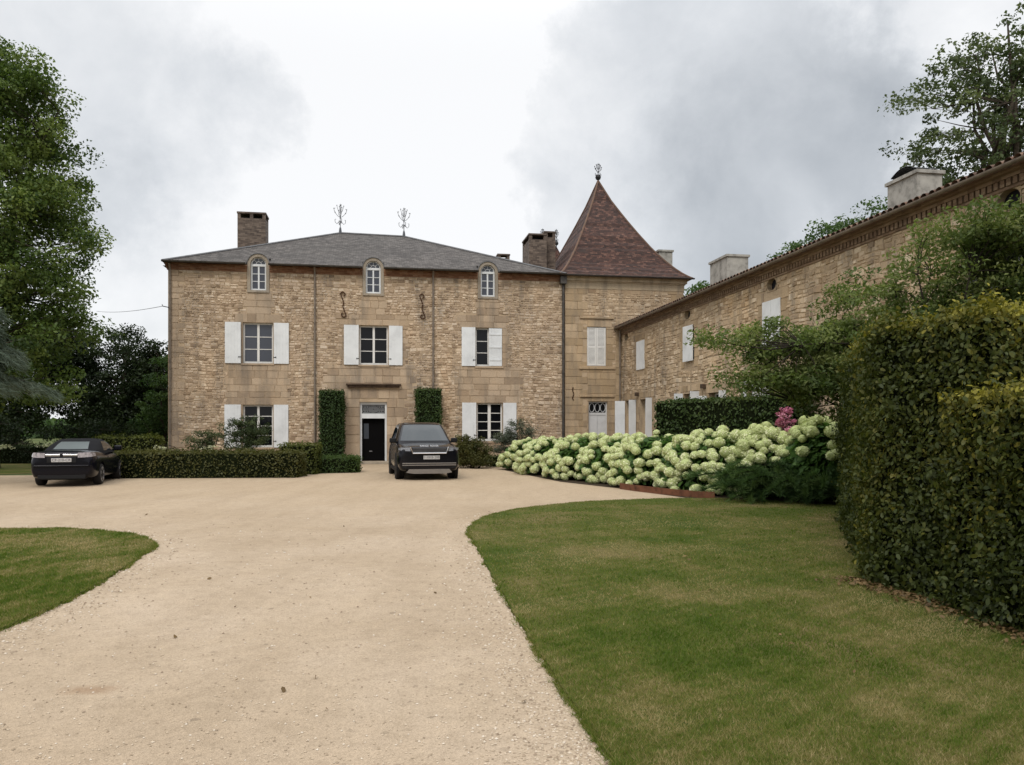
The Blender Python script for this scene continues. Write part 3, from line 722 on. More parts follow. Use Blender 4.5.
# ------------------------------------------------------------------ manor house
house = empty('manor_house', HO, TH, 'large stone manor house with a grey slate hipped roof and white shutters', 'house')
W_ = 18.05; EV = 8.70
cols_ = (3.84, 9.0, 14.42)
op = []
op += [(3.18, 4.50, 4.58, 6.42), (8.34, 9.66, 4.58, 6.40), (13.75, 15.02, 4.58, 6.40)]
op += [(3.18, 4.50, .78, 2.70), (13.80, 15.04, 1.04, 2.84)]
DOOR = (8.37, 9.60, .12, 2.86); op.append(DOOR)
DM = (3.86, 8.98, 14.33)
dorm_ex = [(c - .48, c + .48, 7.86, 8.70, 0) for c in DM]
ash = [(0, .42, 0, 8.7, .26, .27),
       (2.55, 5.1, 2.70, 4.58, .14, .3), (2.9, 4.85, 6.42, 6.82, .1, .4), (3.35, 4.4, 6.82, 7.86, .12, .32),
       (2.95, 4.75, 4.58, 6.42, .1, .34), (2.95, 4.75, .78, 2.70, .1, .34), (2.7, 5.0, .25, .78, .1, .28),
       (7.75, 10.35, 0.02, 3.45, .16, .42), (6.95, 10.75, 3.45, 4.58, .18, .3), (7.6, 10.4, 4.58, 6.40, .14, .34), (7.5, 10.6, 6.40, 6.9, .2, .3), (8.45, 9.5, 6.9, 7.86, .1, .32),
       (12.95, 15.85, 2.84, 4.58, .16, .3), (13.0, 15.2, 6.40, 7.0, .14, .32), (13.5, 15.25, 4.58, 6.4, .1, .36), (13.6, 15.3, 1.04, 2.84, .1, .36), (13.3, 15.4, .3, 1.04, .1, .3), (13.85, 14.8, 7.0, 7.86, .1, .3)]
mb = MB(); stone_wall(mb, 0, W_, 0, EV, op + dorm_ex, ash, 3)
# side, back walls and a near-black backing painted for unlit rooms and dormers
mb.quad((0, 0, 0), (0, 12, 0), (0, 12, EV), (0, 0, EV), 2); mb.quad((W_, 0, 0), (W_, 12, 0), (W_, 12, EV), (W_, 0, EV), 0); mb.quad((0, 12, 0), (W_, 12, 0), (W_, 12, EV), (0, 12, EV), 0)
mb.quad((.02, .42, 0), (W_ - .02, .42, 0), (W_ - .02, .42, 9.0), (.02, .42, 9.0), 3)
mb.build('wall', [MAT['mortar'], MAT['rubble'], MAT['ashlar'], MAT['dark_interior']], house)
# cornice of red brick courses, broken by the dormers
mb = MB(); segs = [(-.05, DM[0] - .485)] + [(DM[0] + .485, DM[1] - .485), (DM[1] + .485, DM[2] - .485), (DM[2] + .485, W_)]
for a, b in segs:
    for k in range(4):
        mb.box(a - (.03 * k if a < 0 else 0), b, -.03 - .035 * k, .2, EV + .075 * k, EV + .075 * (k + 1) - .003)
mb.build('cornice', MAT['brick_red'], house)
# roof
mb = MB(); o = .36; ze = 9.02
ol = .16; A, B, Cc, D = (-ol, -o, ze), (W_ + .02, -o, ze), (W_ + .02, 12 + o, ze), (-ol, 12 + o, ze); R1, R2 = (7.2, 6, 12.05), (10.57, 6, 12.0)
slp = (R1[2] - ze) / (6 + o); fp = [A]
for c in DM: fp += [(c - .5, -o, ze), (c - .5, .55, ze + slp * (.55 + o)), (c + .5, .55, ze + slp * (.55 + o)), (c + .5, -o, ze)]
fp += [B, R2, R1]
tri = [tuple(t_) for t_ in tessellate_polygon([[Vector((p[0], p[1], 0)) for p in fp]])]
mb.add(fp, tri); mb.add([(x, y, z - .05) for x, y, z in fp], tri)
for i in range(len(fp) - 2): mb.quad(fp[i], fp[i + 1], (*fp[i + 1][:2], fp[i + 1][2] - .05), (*fp[i][:2], fp[i][2] - .05))
for q in ((B, Cc, R2), (Cc, D, R1, R2), (D, A, R1)): mb.add(q, (tuple(range(len(q))),))
mb.add([(-o, .5, ze - .05), (W_, .5, ze - .05), (W_, 12 + o, ze - .05), (-o, 12 + o, ze - .05)], ((0, 1, 2, 3),))
for a, b in ((1, 2), (2, 3), (3, 0)):
    P_ = (A, B, Cc, D); mb.quad(P_[a], P_[b], (*P_[b][:2], ze - .05), (*P_[a][:2], ze - .05))
roof = mb.build('roof', MAT['slate'], house)
mb = MB()
for p, q in ((A, R1), (B, R2), (R1, R2), (D, R1), (Cc, R2)): mb.tube([Vector(p) + Vector((0, 0, .01)), Vector(q) + Vector((0, 0, .01))], .06, 6)
mb.build('ridge_capping', MAT['zinc_light'], roof)
finial(roof, (7.2, 6, 12.1), 1.45, big=1.15); finial(roof, (10.57, 6, 12.05), 1.45, big=1.15)
chimney(roof, 2.02, 3.42, 5.5, 6.6, 9.5, 12.85)
chimney(roof, 17.15, 18.1, 4.3, 6.3, 9.0, 12.05); chimney(roof, 18.12, 18.72, 4.9, 5.7, 9.0, 12.35)
chimney(roof, 16.1, 16.8, 8.6, 9.2, 9.0, 11.85, open_top=True)
for a, b in segs:
    gutter(house, (a - (.12 if a < 0 else 0), -.45, 9.03), (b, -.45, 9.03))
# dormers
for c in DM:
    ro, ri, zs, zb = .48, .345, 9.05, 7.88
    mb = MB(); k = 16
    outp = [(c + ro * math.cos(math.pi * i / k), zs + ro * math.sin(math.pi * i / k)) for i in range(k + 1)]
    inp = [(c + ri * math.cos(math.pi * i / k), zs + ri * math.sin(math.pi * i / k)) for i in range(k + 1)]
    outp = [(c + ro, zb)] + outp + [(c - ro, zb)]; inp = [(c + ri, zb)] + inp + [(c - ri, zb)]
    y0, y1 = -.05, .4; kk = len(outp)
    pts = [(x, y0, z) for x, z in outp] + [(x, y0, z) for x, z in inp] + [(x, y1, z) for x, z in outp] + [(x, y1, z) for x, z in inp]
    f = []
    for i in range(kk - 1):
        f += [(i, i + 1, kk + i + 1, kk + i), (kk + i, kk + i + 1, 3 * kk + i + 1, 3 * kk + i), (i, 2 * kk + i, 2 * kk + i + 1, i + 1)]
    mb.add(pts, f); mb.box(c - ro, c + ro, -.07, .2, zb - .1, zb)
    dm = mb.build('dormer', MAT['grey_stone'], house)
    hb = MB(); P0 = [(c + (ro + .035) * math.cos(math.pi * i / k), zs + (ro + .035) * math.sin(math.pi * i / k)) for i in range(k + 1)]; P1 = [(c + ro * math.cos(math.pi * i / k), zs + ro * math.sin(math.pi * i / k)) for i in range(k + 1)]
    n_ = k + 1
    pts = [(x, -.09, z) for x, z in P0] + [(x, 1.3, z) for x, z in P0] + [(x, -.09, z) for x, z in P1]
    hb.add(pts, [(i, i + 1, n_ + i + 1, n_ + i) for i in range(k)] + [(i, i + 1, 2 * n_ + i + 1, 2 * n_ + i) for i in range(k)])
    hb.build('dormer_hood', MAT['zinc_light'], dm, smooth=False)
    fb = MB(); yf = .10
    fb.box(c - ri + .003, c - ri + .075, yf, yf + .05, zb, zs); fb.box(c + ri - .075, c + ri - .003, yf, yf + .05, zb, zs); fb.box(c - ri + .075, c + ri - .075, yf, yf + .05, zb, zb + .09)
    fb.box(c - ri + .003, c + ri - .003, yf - .01, yf + .05, zs - .07, zs + .035); fb.box(c - .035, c + .035, yf, yf + .045, zb + .09, zs - .07)
    for q in (1, 2): fb.box(c - ri + .07, c + ri - .07, yf + .01, yf + .04, zb + .09 + (zs - zb - .16) * q / 3 - .014, zb + .09 + (zs - zb - .16) * q / 3 + .014)
    arc = [(c + (ri - .035) * math.cos(math.pi * i / k), yf + .025, zs + .03 + (ri - .035) * math.sin(math.pi * i / k)) for i in range(k + 1)]; fb.tube(arc, .036, 6)
    fb.tube([(c + .12 * math.cos(math.pi * i / 8), yf + .025, zs + .03 + .12 * math.sin(math.pi * i / 8)) for i in range(9)], .013, 5)
    for a in (45, 90, 135): fb.tube([(c + .12 * math.cos(R(a)), yf + .025, zs + .03 + .12 * math.sin(R(a))), (c + ri * math.cos(R(a)), yf + .025, zs + .03 + (ri - .03) * math.sin(R(a)))], .012, 5)
    fb.build('window_frame', MAT['white_paint'], dm)
    gb = MB(); gb.prism([(c + ri, zb)] + [(c + ri * math.cos(math.pi * i / k), zs + ri * math.sin(math.pi * i / k)) for i in range(k + 1)] + [(c - ri, zb)], yf + .035, yf + .042)
    gb.build('pane', MAT['glass_sky'], dm)
# windows and shutters
w1 = window(house, 3.18, 4.50, 4.58, 6.42, glass='glass_sky'); w2 = window(house, 8.34, 9.66, 4.58, 6.40); w3 = window(house, 13.75, 15.02, 4.58, 6.40)
window(house, 3.18, 4.50, .78, 2.70, rows=4); window(house, 13.80, 15.04, 1.04, 2.84, rows=4, mull=.14)
mb = MB(); mb.box(8.52, 8.78, .225, .228, 4.76, 5.08); mb.build('curtain', MAT['paper'], w2)
for a, b, z in ((3.12, 4.56, 4.58), (8.28, 9.72, 4.58), (13.7, 15.08, 4.58), (3.12, 4.56, .78), (13.74, 15.1, 1.04)): sill(house, a, b, z)
shutter(house, 2.42, 3.11, 4.57, 6.42, hinge='r', ang=-1); shutter(house, 4.54, 5.2, 4.57, 6.42, hinge='l', ang=1)
shutter(house, 7.65, 8.32, 4.57, 6.40, hinge='r', ang=-1); shutter(house, 9.69, 10.32, 4.57, 6.40, hinge='l', ang=.6)
shutter(house, 13.08, 13.73, 4.58, 6.41, hinge='r', ang=-3); shutter(house, 14.38, 15.01, 4.60, 6.38, y=-.02, hinge='r', ang=2, battens=True, latch=False)
shutter(house, 2.4, 3.11, .77, 2.71, hinge='r', ang=-1); shutter(house, 4.54, 5.18, .77, 2.71, hinge='l', ang=1)
shutter(house, 13.10, 13.77, 1.03, 2.85, hinge='r', ang=-1); shutter(house, 15.06, 15.7, 1.03, 2.85, hinge='l', ang=1)
for x, t in ((.1, 8.95), (6.35, 8.98), (11.74, 8.98)): downpipe(house, x, .0 if x != 11.74 else .05, t, r=.045)
downpipe(house, 17.98, 0, 8.95, r=.06, mat='zinc')
mb = MB(); mb.box(17.8, 18.12, -.3, -.05, 8.55, 8.95, bev=.03); mb.build('rainwater_hopper', MAT['zinc'], house)
# front doorway; a closed near-black panel stands in for the unlit hall
a, b, c, d = DOOR
mb = MB(); y = .14; mb.box(a, a + .09, y, y + .1, c, d); mb.box(b - .09, b, y, y + .1, c, d); mb.box(a + .09, b - .09, y, y + .1, 2.1, 2.32); mb.box(a + .09, b - .09, y, y + .1, d - .12, d)
mb.build('door_frame', MAT['white_paint'], house)
df = MB(); df.box(a + .09, b - .09, .36, .40, c, 2.1)
dd = df.build('doorway_dark_panel', MAT['unlit_doorway'], house)
mb = MB(); mb.box(a + .17, a + .40, .345, .359, 1.15, 1.86); mb.build('doorway_reflection_pane', MAT['glass_sky'], dd)  # pale colour paints the reflection seen inside the doorway
mb = MB(); mb.box(a + .42, a + .56, .335, .359, .56, .585); mb.build('letter_box', MAT['alloy'], dd)
mb = MB(); yy = .19; cx = (a + b) / 2; cz = 2.525; 
for r_ in (.06, .11, .16): mb.tube([(cx + r_ * math.cos(t * .3927), yy, cz + r_ * math.sin(t * .3927)) for t in range(17)], .0055, 5)
for s in (-1, 1):
    for k in range(3):
        x_ = cx + s * (.22 + .11 * k)
        mb.tube([(x_ + .055 * math.cos(t * .5236), yy, cz + .1 + .055 * math.sin(t * .5236)) for t in range(13)], .005, 5); mb.tube([(x_ + .055 * math.cos(t * .5236), yy, cz - .1 + .055 * math.sin(t * .5236)) for t in range(13)], .005, 5)
    mb.tube([(cx + s * .16, yy, cz), (cx + s * .5, yy, cz + .0)], .005, 5)
mb.tube([(a + .1, yy, cz + .19), (b - .1, yy, cz + .19)], .0055, 5); mb.tube([(a + .1, yy, cz - .19), (b - .1, yy, cz - .19)], .0055, 5)
mb.build('transom_grille', MAT['white_paint'], house)
mb = MB(); mb.box(a + .09, b - .09, .225, .23, 2.32, d - .12); mb.build('transom_glass', MAT['glass'], house)
mb = MB(); mb.box(a - .35, b + .35, -.55, .14, 0, .115, bev=.015); mb.build('door_step', MAT['grey_stone'], house)
mb = MB(); mb.box(7.75, 10.25, -.24, .0, 3.62, 3.70, bev=.01); mb.box(7.83, 10.17, -.17, .0, 3.52, 3.617, bev=.01); mb.build('door_ledge', MAT['wood_old'], house)
for x_ in (7.62, 11.24):
    mb = MB(); mb.tube(scroll_pts(x_, 7.33, 1.2, .15, -.06), .028, 6); mb.tube([(x_, .0, 7.33), (x_, -.08, 7.33)], .03, 6); mb.build('wall_anchor', MAT['rust'], house)
mb = MB(); mb.tube([(.1, -.02, 7.0), (-.2, -.12, 7.05), (-.22, -.12, 7.12)], .02, 5); mb.build('cable_bracket', MAT['iron'], house)

# ------------------------------------------------------------------ corner pavilion
pav = empty('corner_pavilion', HL(18.08, 0), TH, 'square stone pavilion with steep red brown tiled pyramid roof at the corner', 'tower')
PW, PD = 6.02, 9.6; PZ = 8.4
op = [(1.10, 2.06, 4.66, 6.56), (1.18, 2.13, .12, 2.94)]
ash = [(0, .85, 0, PZ, .22, .34), (2.55, 2.86, 0, 6.9, 0, .34), (.8, 2.3, 6.56, 6.95, .1, .38), (.85, 2.35, 4.66, 6.56, .1, .36), (.75, 2.5, 2.94, 4.5, .12, .34), (.7, 2.45, 0.02, 2.94, .1, .36), (5.4, 6.02, 6.6, PZ, .15, .34)]
mb = MB(); stone_wall(mb, 0, PW, 0, PZ, op, ash, 9)
for p, q in (((0, 0), (0, PD)), ((PW, 0), (PW, PD)), ((0, PD), (PW, PD))): mb.quad((*p, 0), (*q, 0), (*q, PZ + .3), (*p, PZ + .3), 2)
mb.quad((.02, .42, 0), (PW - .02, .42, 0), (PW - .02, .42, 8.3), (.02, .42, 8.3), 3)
mb.build('wall', [MAT['mortar'], MAT['rubble_wing'], MAT['ashlar_tower'], MAT['dark_interior']], pav)
mb = MB()
for k, (pr, z0, z1) in enumerate(((.03, PZ, PZ + .30), (.07, PZ + .30, PZ + .36), (.14, PZ + .36, PZ + .50), (.22, PZ + .50, PZ + .58))):
    mb.box(-.0, PW + pr, -pr, PD + pr, z0, z1 - .002)
mb.build('cornice', MAT['pale_stone'], pav)
mb = MB(); prof = [(0, 0), (.04, .018), (.1, .052), (.18, .106), (.27, .178), (.4, .292), (.55, .448), (.7, .613), (.85, .79), (1, 1)]
z0, z1 = 9.0, 15.2; hx, hy = PW / 2 + .34, PD / 2 + .34; cx, cy = PW / 2, PD / 2
rings = []
fine = []
for i in range(len(prof) - 1):
    for k in range(5): t = k / 5; fine.append(tuple(prof[i][j] * (1 - t) + prof[i + 1][j] * t for j in (0, 1)))
fine.append((.985, .982))
for f_, g in fine: rings.append([(cx + sx * hx * (1 - f_), cy + sy * hy * (1 - f_), z0 + (z1 - z0) * g) for sx, sy in ((-1, -1), (1, -1), (1, 1), (-1, 1))])
for i in range(len(rings) - 1):
    for j in range(4): mb.quad(rings[i][j], rings[i][(j + 1) % 4], rings[i + 1][(j + 1) % 4], rings[i + 1][j])
mb.add(rings[-1], ((0, 1, 2, 3),)); mb.add([(x, y, z0 - .04) for x, y, z in rings[0]], ((0, 1, 2, 3),))
for j in range(4): mb.quad(rings[0][j], rings[0][(j + 1) % 4], (*rings[0][(j + 1) % 4][:2], z0 - .04), (*rings[0][j][:2], z0 - .04))
proof = mb.build('roof', MAT['flat_tile'], pav)
mb = MB()
for j in range(4): mb.tube([Vector(r_[j]) for r_ in rings[::2]] + [Vector((cx, cy, z1))], .055, 6)
mb.build('hip_capping', MAT['canal'], proof)
finial(proof, (cx, cy, z1 - .05), .95, ball=True, mat='iron', big=.75)
chimney(pav, PW + .08, PW + .85, 3.7, 4.6, 6.0, 11.3, 'render_grey', False)
gutter(pav, (-.1, -.42, 9.0), (PW + .4, -.42, 9.0), .07)
# louvred shutters closed over the upper window, door below
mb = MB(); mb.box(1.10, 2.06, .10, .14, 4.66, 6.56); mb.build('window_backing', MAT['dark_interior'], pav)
shutter(pav, 1.115, 1.575, 4.68, 6.54, y=.03, louvre=True, latch=False, mat='frame_paint'); shutter(pav, 1.585, 2.045, 4.68, 6.54, y=.03, hinge='r', louvre=True, latch=False, mat='frame_paint')
mb = MB(); mb.box(.7, 2.5, -.08, .0, 4.50, 4.62, bev=.015); mb.build('sill', MAT['ashlar_tower'], pav)
for z in (6.95, 3.15):
    mb = MB(); mb.box(.72, 2.45, -.09, .0, z, z + .1, bev=.015); mb.build('lintel_moulding', MAT['ashlar_tower'], pav)
mb = MB(); a, b = 1.18, 2.13; mb.box(a + .06, (a + b) / 2 - .004, .13, .17, .12, 2.28, bev=.008); mb.box((a + b) / 2 + .004, b - .06, .13, .17, .12, 2.28, bev=.008)
for x_ in (a + .13, (a + b) / 2 + .07):
    for zz, hh in ((.3, .7), (1.15, .95)): mb.box(x_, x_ + .27, .118, .13, zz, zz + hh, bev=.006)
pd_ = mb.build('side_door', MAT['door_paint'], pav)
mb = MB(); mb.box(a, a + .06, .12, .2, .12, 2.94); mb.box(b - .06, b, .12, .2, .12, 2.94); mb.box(a + .06, b - .06, .11, .2, 2.28, 2.40); mb.box(a + .06, b - .06, .12, .2, 2.88, 2.94); mb.build('door_frame', MAT['door_paint'], pav)
mb = MB(); mb.box(a + .06, b - .06, .19, .195, 2.40, 2.88); mb.build('transom_glass', MAT['glass'], pav)
mb = MB()
for k in range(3):
    x_ = a + .06 + (b - a - .12) * (k + .5) / 3; mb.tube([(x_ + .125 * math.cos(t * .5236), .15, 2.64 + .21 * math.sin(t * .5236)) for t in range(13)], .014, 5)
mb.build('transom_grille', MAT['white_paint'], pav)
mb = MB(); mb.tube([(.40, -.05, 3.62), (.36, -.05, 3.5), (.43, -.05, 3.3), (.36, -.05, 3.1), (.42, -.05, 3.0)], .025, 6); mb.build('wall_anchor', MAT['rust'], pav)
downpipe(pav, 2.74, 0, 6.6, y=-.07, r=.045)

# ------------------------------------------------------------------ rear turret
tur = empty('rear_turret', HL(19.5, 16.5), TH, 'small red tiled turret roof with two finials behind the brown chimneys', 'tower')
mb = MB(); mb.box(0, 3.6, 0, 3.6, 0, 10.6); mb.build('wall', MAT['ashlar_tower'], tur)
mb = MB(); a_, b_ = (1.3, 1.8, 14.7), (2.3, 1.8, 14.7); e4 = [(-.3, -.3, 10.55), (3.9, -.3, 10.55), (3.9, 3.9, 10.55), (-.3, 3.9, 10.55)]
for q in ((e4[0], e4[1], b_, a_), (e4[1], e4[2], b_), (e4[2], e4[3], a_, b_), (e4[3], e4[0], a_), (e4[0], e4[1], e4[2], e4[3])): mb.add(q, (tuple(range(len(q))),))
tr_ = mb.build('roof', MAT['flat_tile'], tur)
finial(tr_, (1.3, 1.8, 14.75), 1.1, mat='iron', big=.6); finial(tr_, (2.3, 1.8, 14.65), 1.2, mat='iron', ball=True, big=.6)

# ------------------------------------------------------------------ side wing
WL = 30.0; WZ = 6.16
wing = empty('side_wing', HL(20.93, 0), TH - R(90), 'long low stone wing with round attic holes and clay tile eaves running along the courtyard', 'house')
op = [(.62, 2.15, .1, 2.95), (2.72, 4.30, .1, 2.95), (7.95, 9.45, .9, 2.98), (10.3, 11.7, .9, 2.92), (13.3, 14.9, .9, 3.1), (8.05, 9.0, 4.22, 5.55), (14.45, 15.5, 4.05, 5.5), (23.3, 24.8, 3.0, 5.2), (2.35, 3.35, 4.3, 5.6)]
ocu = [(.75, 6.02), (8.35, 6.02), (14.95, 6.0), (24.05, 5.98)]
ocr = .28; ocz = .19
ash = [(o[0] - .3, o[1] + .3, max(0, o[2] - .25), o[3] + .32, .14, .33) for o in op]
mb = MB(); oc_op = [(x - ocr - .02, x + ocr + .02, z - ocz - .02, z + ocz + .02, 0) for x, z in ocu]
stone_wall(mb, 0, WL, 0, WZ, op + oc_op, ash + [(0, 6.5, 0, .5, 0, .3), (WL - .6, WL, 0, WZ, .2, .34)], 21, reveal=.3, rows=(.10, .21))
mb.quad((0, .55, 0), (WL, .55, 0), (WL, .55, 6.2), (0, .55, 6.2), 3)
mb.quad((0, 9, 0), (WL, 9, 0), (WL, 9, 6.5), (0, 9, 6.5), 2); mb.add([(WL, 0, 0), (WL, 9, 0), (WL, 9, 6.5), (WL, 4.5, 7.9), (WL, 0, 6.5)], ((0, 1, 2, 3, 4),), 2)
for x, z in ocu:                                 # round holes: a ring fills the square opening
    k = 24
    def sq(a): m = max(abs(math.cos(a)), abs(math.sin(a))); return (x + (ocr + .02) * math.cos(a) / m, z + (ocz + .02) * math.sin(a) / m)
    for i in range(k):
        a0, a1 = 2 * math.pi * i / k, 2 * math.pi * (i + 1) / k
        p0, p1 = (x + ocr * math.cos(a0), z + ocz * math.sin(a0)), (x + ocr * math.cos(a1), z + ocz * math.sin(a1)); q0, q1 = sq(a0), sq(a1)
        mb.quad((p0[0], -.015, p0[1]), (p1[0], -.015, p1[1]), (q1[0], -.015, q1[1]), (q0[0], -.015, q0[1]), 2)
        mb.quad((p0[0], -.015, p0[1]), (p1[0], -.015, p1[1]), (p1[0], .14, p1[1]), (p0[0], .14, p0[1]), 2)
    mb.quad((x - ocr - .01, .14, z - ocz - .01), (x + ocr + .01, .14, z - ocz - .01), (x + ocr + .01, .14, z + ocz + .01), (x - ocr - .01, .14, z + ocz + .01), 3)  # near-black backing paints the shade inside the hole
mb.build('wall', [MAT['mortar'], MAT['rubble_wing'], MAT['ashlar_tower'], MAT['dark_interior']], wing)
# eaves: stepped brick, dentils, gutter, tiles
mb = MB(); mb.box(-.02, WL, -.04, .2, WZ, WZ + .06); mb.box(-.02, WL, -.09, .2, WZ + .20, WZ + .27); mb.box(-.02, WL, -.2, .2, WZ + .27, WZ + .34)
x = 0.03
while x < WL - .1: mb.box(x, x + .105, -.07, .2, WZ + .063, WZ + .197); x += .155
mb.build('cornice', MAT['cornice_tile'], wing)
gutter(wing, (-.15, -.37, 6.52), (WL, -.37, 6.52), .06, 'downpipe')
mb = MB(); mb.add([(-.1, -.28, 6.52), (WL, -.28, 6.52), (WL, 4.5, 8.00), (-.1, 4.5, 8.00), (WL, 9.3, 6.52), (-.1, 9.3, 6.52)], ((0, 1, 2, 3), (3, 2, 4, 5)))
mb.add([(-.1, -.28, 6.46), (WL, -.28, 6.46), (WL, 4.5, 7.94), (-.1, 4.5, 7.94), (WL, 9.3, 6.46), (-.1, 9.3, 6.46)], ((0, 1, 2, 3), (3, 2, 4, 5)))
mb.quad((-.1, -.28, 6.46), (WL, -.28, 6.46), (WL, -.28, 6.52), (-.1, -.28, 6.52)); mb.add([(-.1, -.28, 6.46), (-.1, -.28, 6.52), (-.1, 4.5, 8.00), (-.1, 9.3, 6.52), (-.1, 9.3, 6.46), (-.1, 4.5, 7.94)], ((0, 1, 2, 3, 4, 5),))
sl = math.atan2(1.48, 4.78)
x = 0.0; rt = random.Random(4)
while x < WL - .1:
    for k in range(11):                           # overlapping half-round cover tiles
        y0 = -.36 + k * .44 + rt.uniform(-.012, .012); y1 = y0 + .5
        p = []
        for yy, rr in ((y0, .098), (y1, .078)):
            zz = 6.545 + (yy + .28) * math.tan(sl) + (.022 if yy == y0 else 0)
            p += [(x + .11 + rr * math.cos(math.pi * i / 6), yy, zz + rr * .85 * math.sin(math.pi * i / 6)) for i in range(7)]
        mb.add(p, [(i, i + 1, 8 + i, 7 + i) for i in range(6)])
    x += .225
roofw = mb.build('roof', MAT['canal'], wing)
chimney(roofw, 2.2, 4.05, 3.6, 4.6, 7.3, 9.4, 'render_grey', False)
c2 = chimney(roofw, 15.3, 16.65, 3.6, 4.4, 7.3, 9.12, 'render_grey', False)
mb = MB(); k = 8
pts = [(15.45 + 1.05 * i / k, y_, 9.2 + .16 * math.sin(math.pi * i / k)) for y_ in (3.6, 4.4) for i in range(k + 1)]; pts2 = [(a, b, c + .02) for a, b, c in pts]
n_ = k + 1
mb.add(pts + pts2, [(i, i + 1, n_ + i + 1, n_ + i) for i in range(k)] + [(2 * n_ + i, 2 * n_ + i + 1, 3 * n_ + i + 1, 3 * n_ + i) for i in range(k)])
for a in (15.5, 16.42): mb.box(a, a + .05, 3.65, 3.7, 9.12, 9.24); mb.box(a, a + .05, 4.3, 4.35, 9.12, 9.24)
mb.build('chimney_cowl', MAT['iron'], roofw)
# openings: french windows with leaves standing out from the wall
for a, b, z0, z1, rows in ((.62, 2.15, .1, 2.95, 4), (2.72, 4.30, .1, 2.95, 4), (7.95, 9.45, .9, 2.98, 3), (10.3, 11.7, .9, 2.92, 3), (13.3, 14.9, .9, 3.1, 3), (8.05, 9.0, 4.22, 5.55, 3), (14.45, 15.5, 4.05, 5.5, 3), (23.3, 24.8, 3.0, 5.2, 3)):
    window(wing, a, b, z0, z1, y=.24, rows=rows)
def leaf_out(x, z0, z1, w, ang):                 # a shutter leaf hinged at x, swung out from the wall
    return shutter(wing, x, x + w, z0, z1, y=-.03, hinge='l', ang=ang, latch=False)
leaf_out(.60, .08, 2.95, .48, -112); leaf_out(2.20, .08, 2.95, .34, -88); leaf_out(4.36, .08, 2.97, .30, -78)
leaf_out(7.92, .9, 3.0, .34, -100); leaf_out(9.50, .9, 3.02, .36, -86); leaf_out(10.2, .9, 2.82, .36, -100); leaf_out(11.8, .9, 2.95, .26, -90)
leaf_out(13.35, .9, 3.2, .12, -90); leaf_out(14.85, .9, 2.98, .62, -80)
shutter(wing, 8.2, 9.02, 4.2, 5.55, y=-.09, hinge='r', ang=4, latch=False)
shutter(wing, 2.3, 3.4, 4.3, 5.6, y=-.04, latch=False)
shutter(wing, 14.42, 14.96, 4.02, 5.52, y=-.05, hinge='l', latch=False); shutter(wing, 14.97, 15.52, 4.02, 5.52, y=-.05, hinge='r', latch=False)
leaf_out(23.25, 3.0, 5.2, .35, -60); leaf_out(24.85, 3.0, 5.2, .4, -60)
for a, z in ((2.42, 3.12), (9.9, 3.1)):
    mb = MB(); mb.box(a, a + .22, -.16, 0, z, z + .16, bev=.02); mb.build('corbel', MAT['wood_old'], wing)

# ------------------------------------------------------------------ overhead cable
mb = MB(); p0, p1 = Vector(HL(-.2, -.12, 7.05)), Vector((-30.5, 58, 10.2))
mb.tube([p0.lerp(p1, i / 16) - Vector((0, 0, .3 * 4 * (i / 16) * (1 - i / 16) * .5)) for i in range(17)], .012, 5)
tag(mb.build('overhead_cable', MAT['iron']), 'thin black overhead cable running from the house corner into the dark trees', 'cable')

# ------------------------------------------------------------------ vegetation
def hedge(name, poly, h, leaf, dens, mat, seed, label, cat='hedge', group=None, z0=0.0, jit=.05, tint=(.45, .22), top_t=.0, bulge=.04, fade=None, aspect=.62, inset=.07, spread=.6, six=False):
    rng = np.random.default_rng(seed); P = []; N = []; k = len(poly); ar = 0
    area = sum(poly[i][0] * poly[(i + 1) % k][1] - poly[(i + 1) % k][0] * poly[i][1] for i in range(k)) / 2; s = 1 if area > 0 else -1
    for i in range(k):
        a = np.array(poly[i]); b = np.array(poly[(i + 1) % k]); L = np.linalg.norm(b - a); n = int(L * h * dens)
        t = rng.uniform(0, 1, n); z = rng.uniform(0, 1, n) * h
        d = (b - a) / L; nr = np.array([d[1], -d[0]]) * s
        p = a + np.outer(t, b - a); P.append(np.stack([p[:, 0], p[:, 1], z + z0], 1)); N.append(np.tile([nr[0], nr[1], .25], (n, 1)))
    A = np.array(poly); mn, mx = A.min(0), A.max(0); n = int(abs(area) * dens); Q = []
    while sum(len(q) for q in Q) < n:
        q = rng.uniform(mn, mx, (n * 3 + 10, 2)); Q.append(q[inpoly(q, poly)])
    q = np.concatenate(Q)[:n]; P.append(np.concatenate([q, np.full((n, 1), h + z0)], 1)); N.append(np.tile([0, 0, 1.0], (n, 1)))
    P = np.concatenate(P); N = np.concatenate(N)
    bp = vnoise(P, 2.2, seed) * bulge + vnoise(P, 6, seed + 1) * bulge * .6
    istop = N[:, 2] > .9
    P = P + nrm(N) * (bp + rng.normal(0, jit, len(P)) - .02)[:, None]; P[:, 2] = np.maximum(P[:, 2], z0 + .02)
    t = tint[0] + tint[1] * vnoise(P, .8, seed + 3) + rng.normal(0, tint[1] * .6, len(P)) + top_t * np.clip((P[:, 2] - z0 - h + .25) / .25, 0, 1)
    V = leaf_quads(P, N, leaf, rng, aspect, spread, six=six)
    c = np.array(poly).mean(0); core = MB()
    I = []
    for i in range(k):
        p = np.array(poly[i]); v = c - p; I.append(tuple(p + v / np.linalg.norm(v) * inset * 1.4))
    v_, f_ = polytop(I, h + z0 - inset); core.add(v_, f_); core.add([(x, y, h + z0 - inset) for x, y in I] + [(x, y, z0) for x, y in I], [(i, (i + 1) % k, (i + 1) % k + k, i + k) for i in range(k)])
    return tag(quads_mesh(name, V, np.clip(t, 0, 1), [mat, MAT['core']], extra=core), label, cat, group)

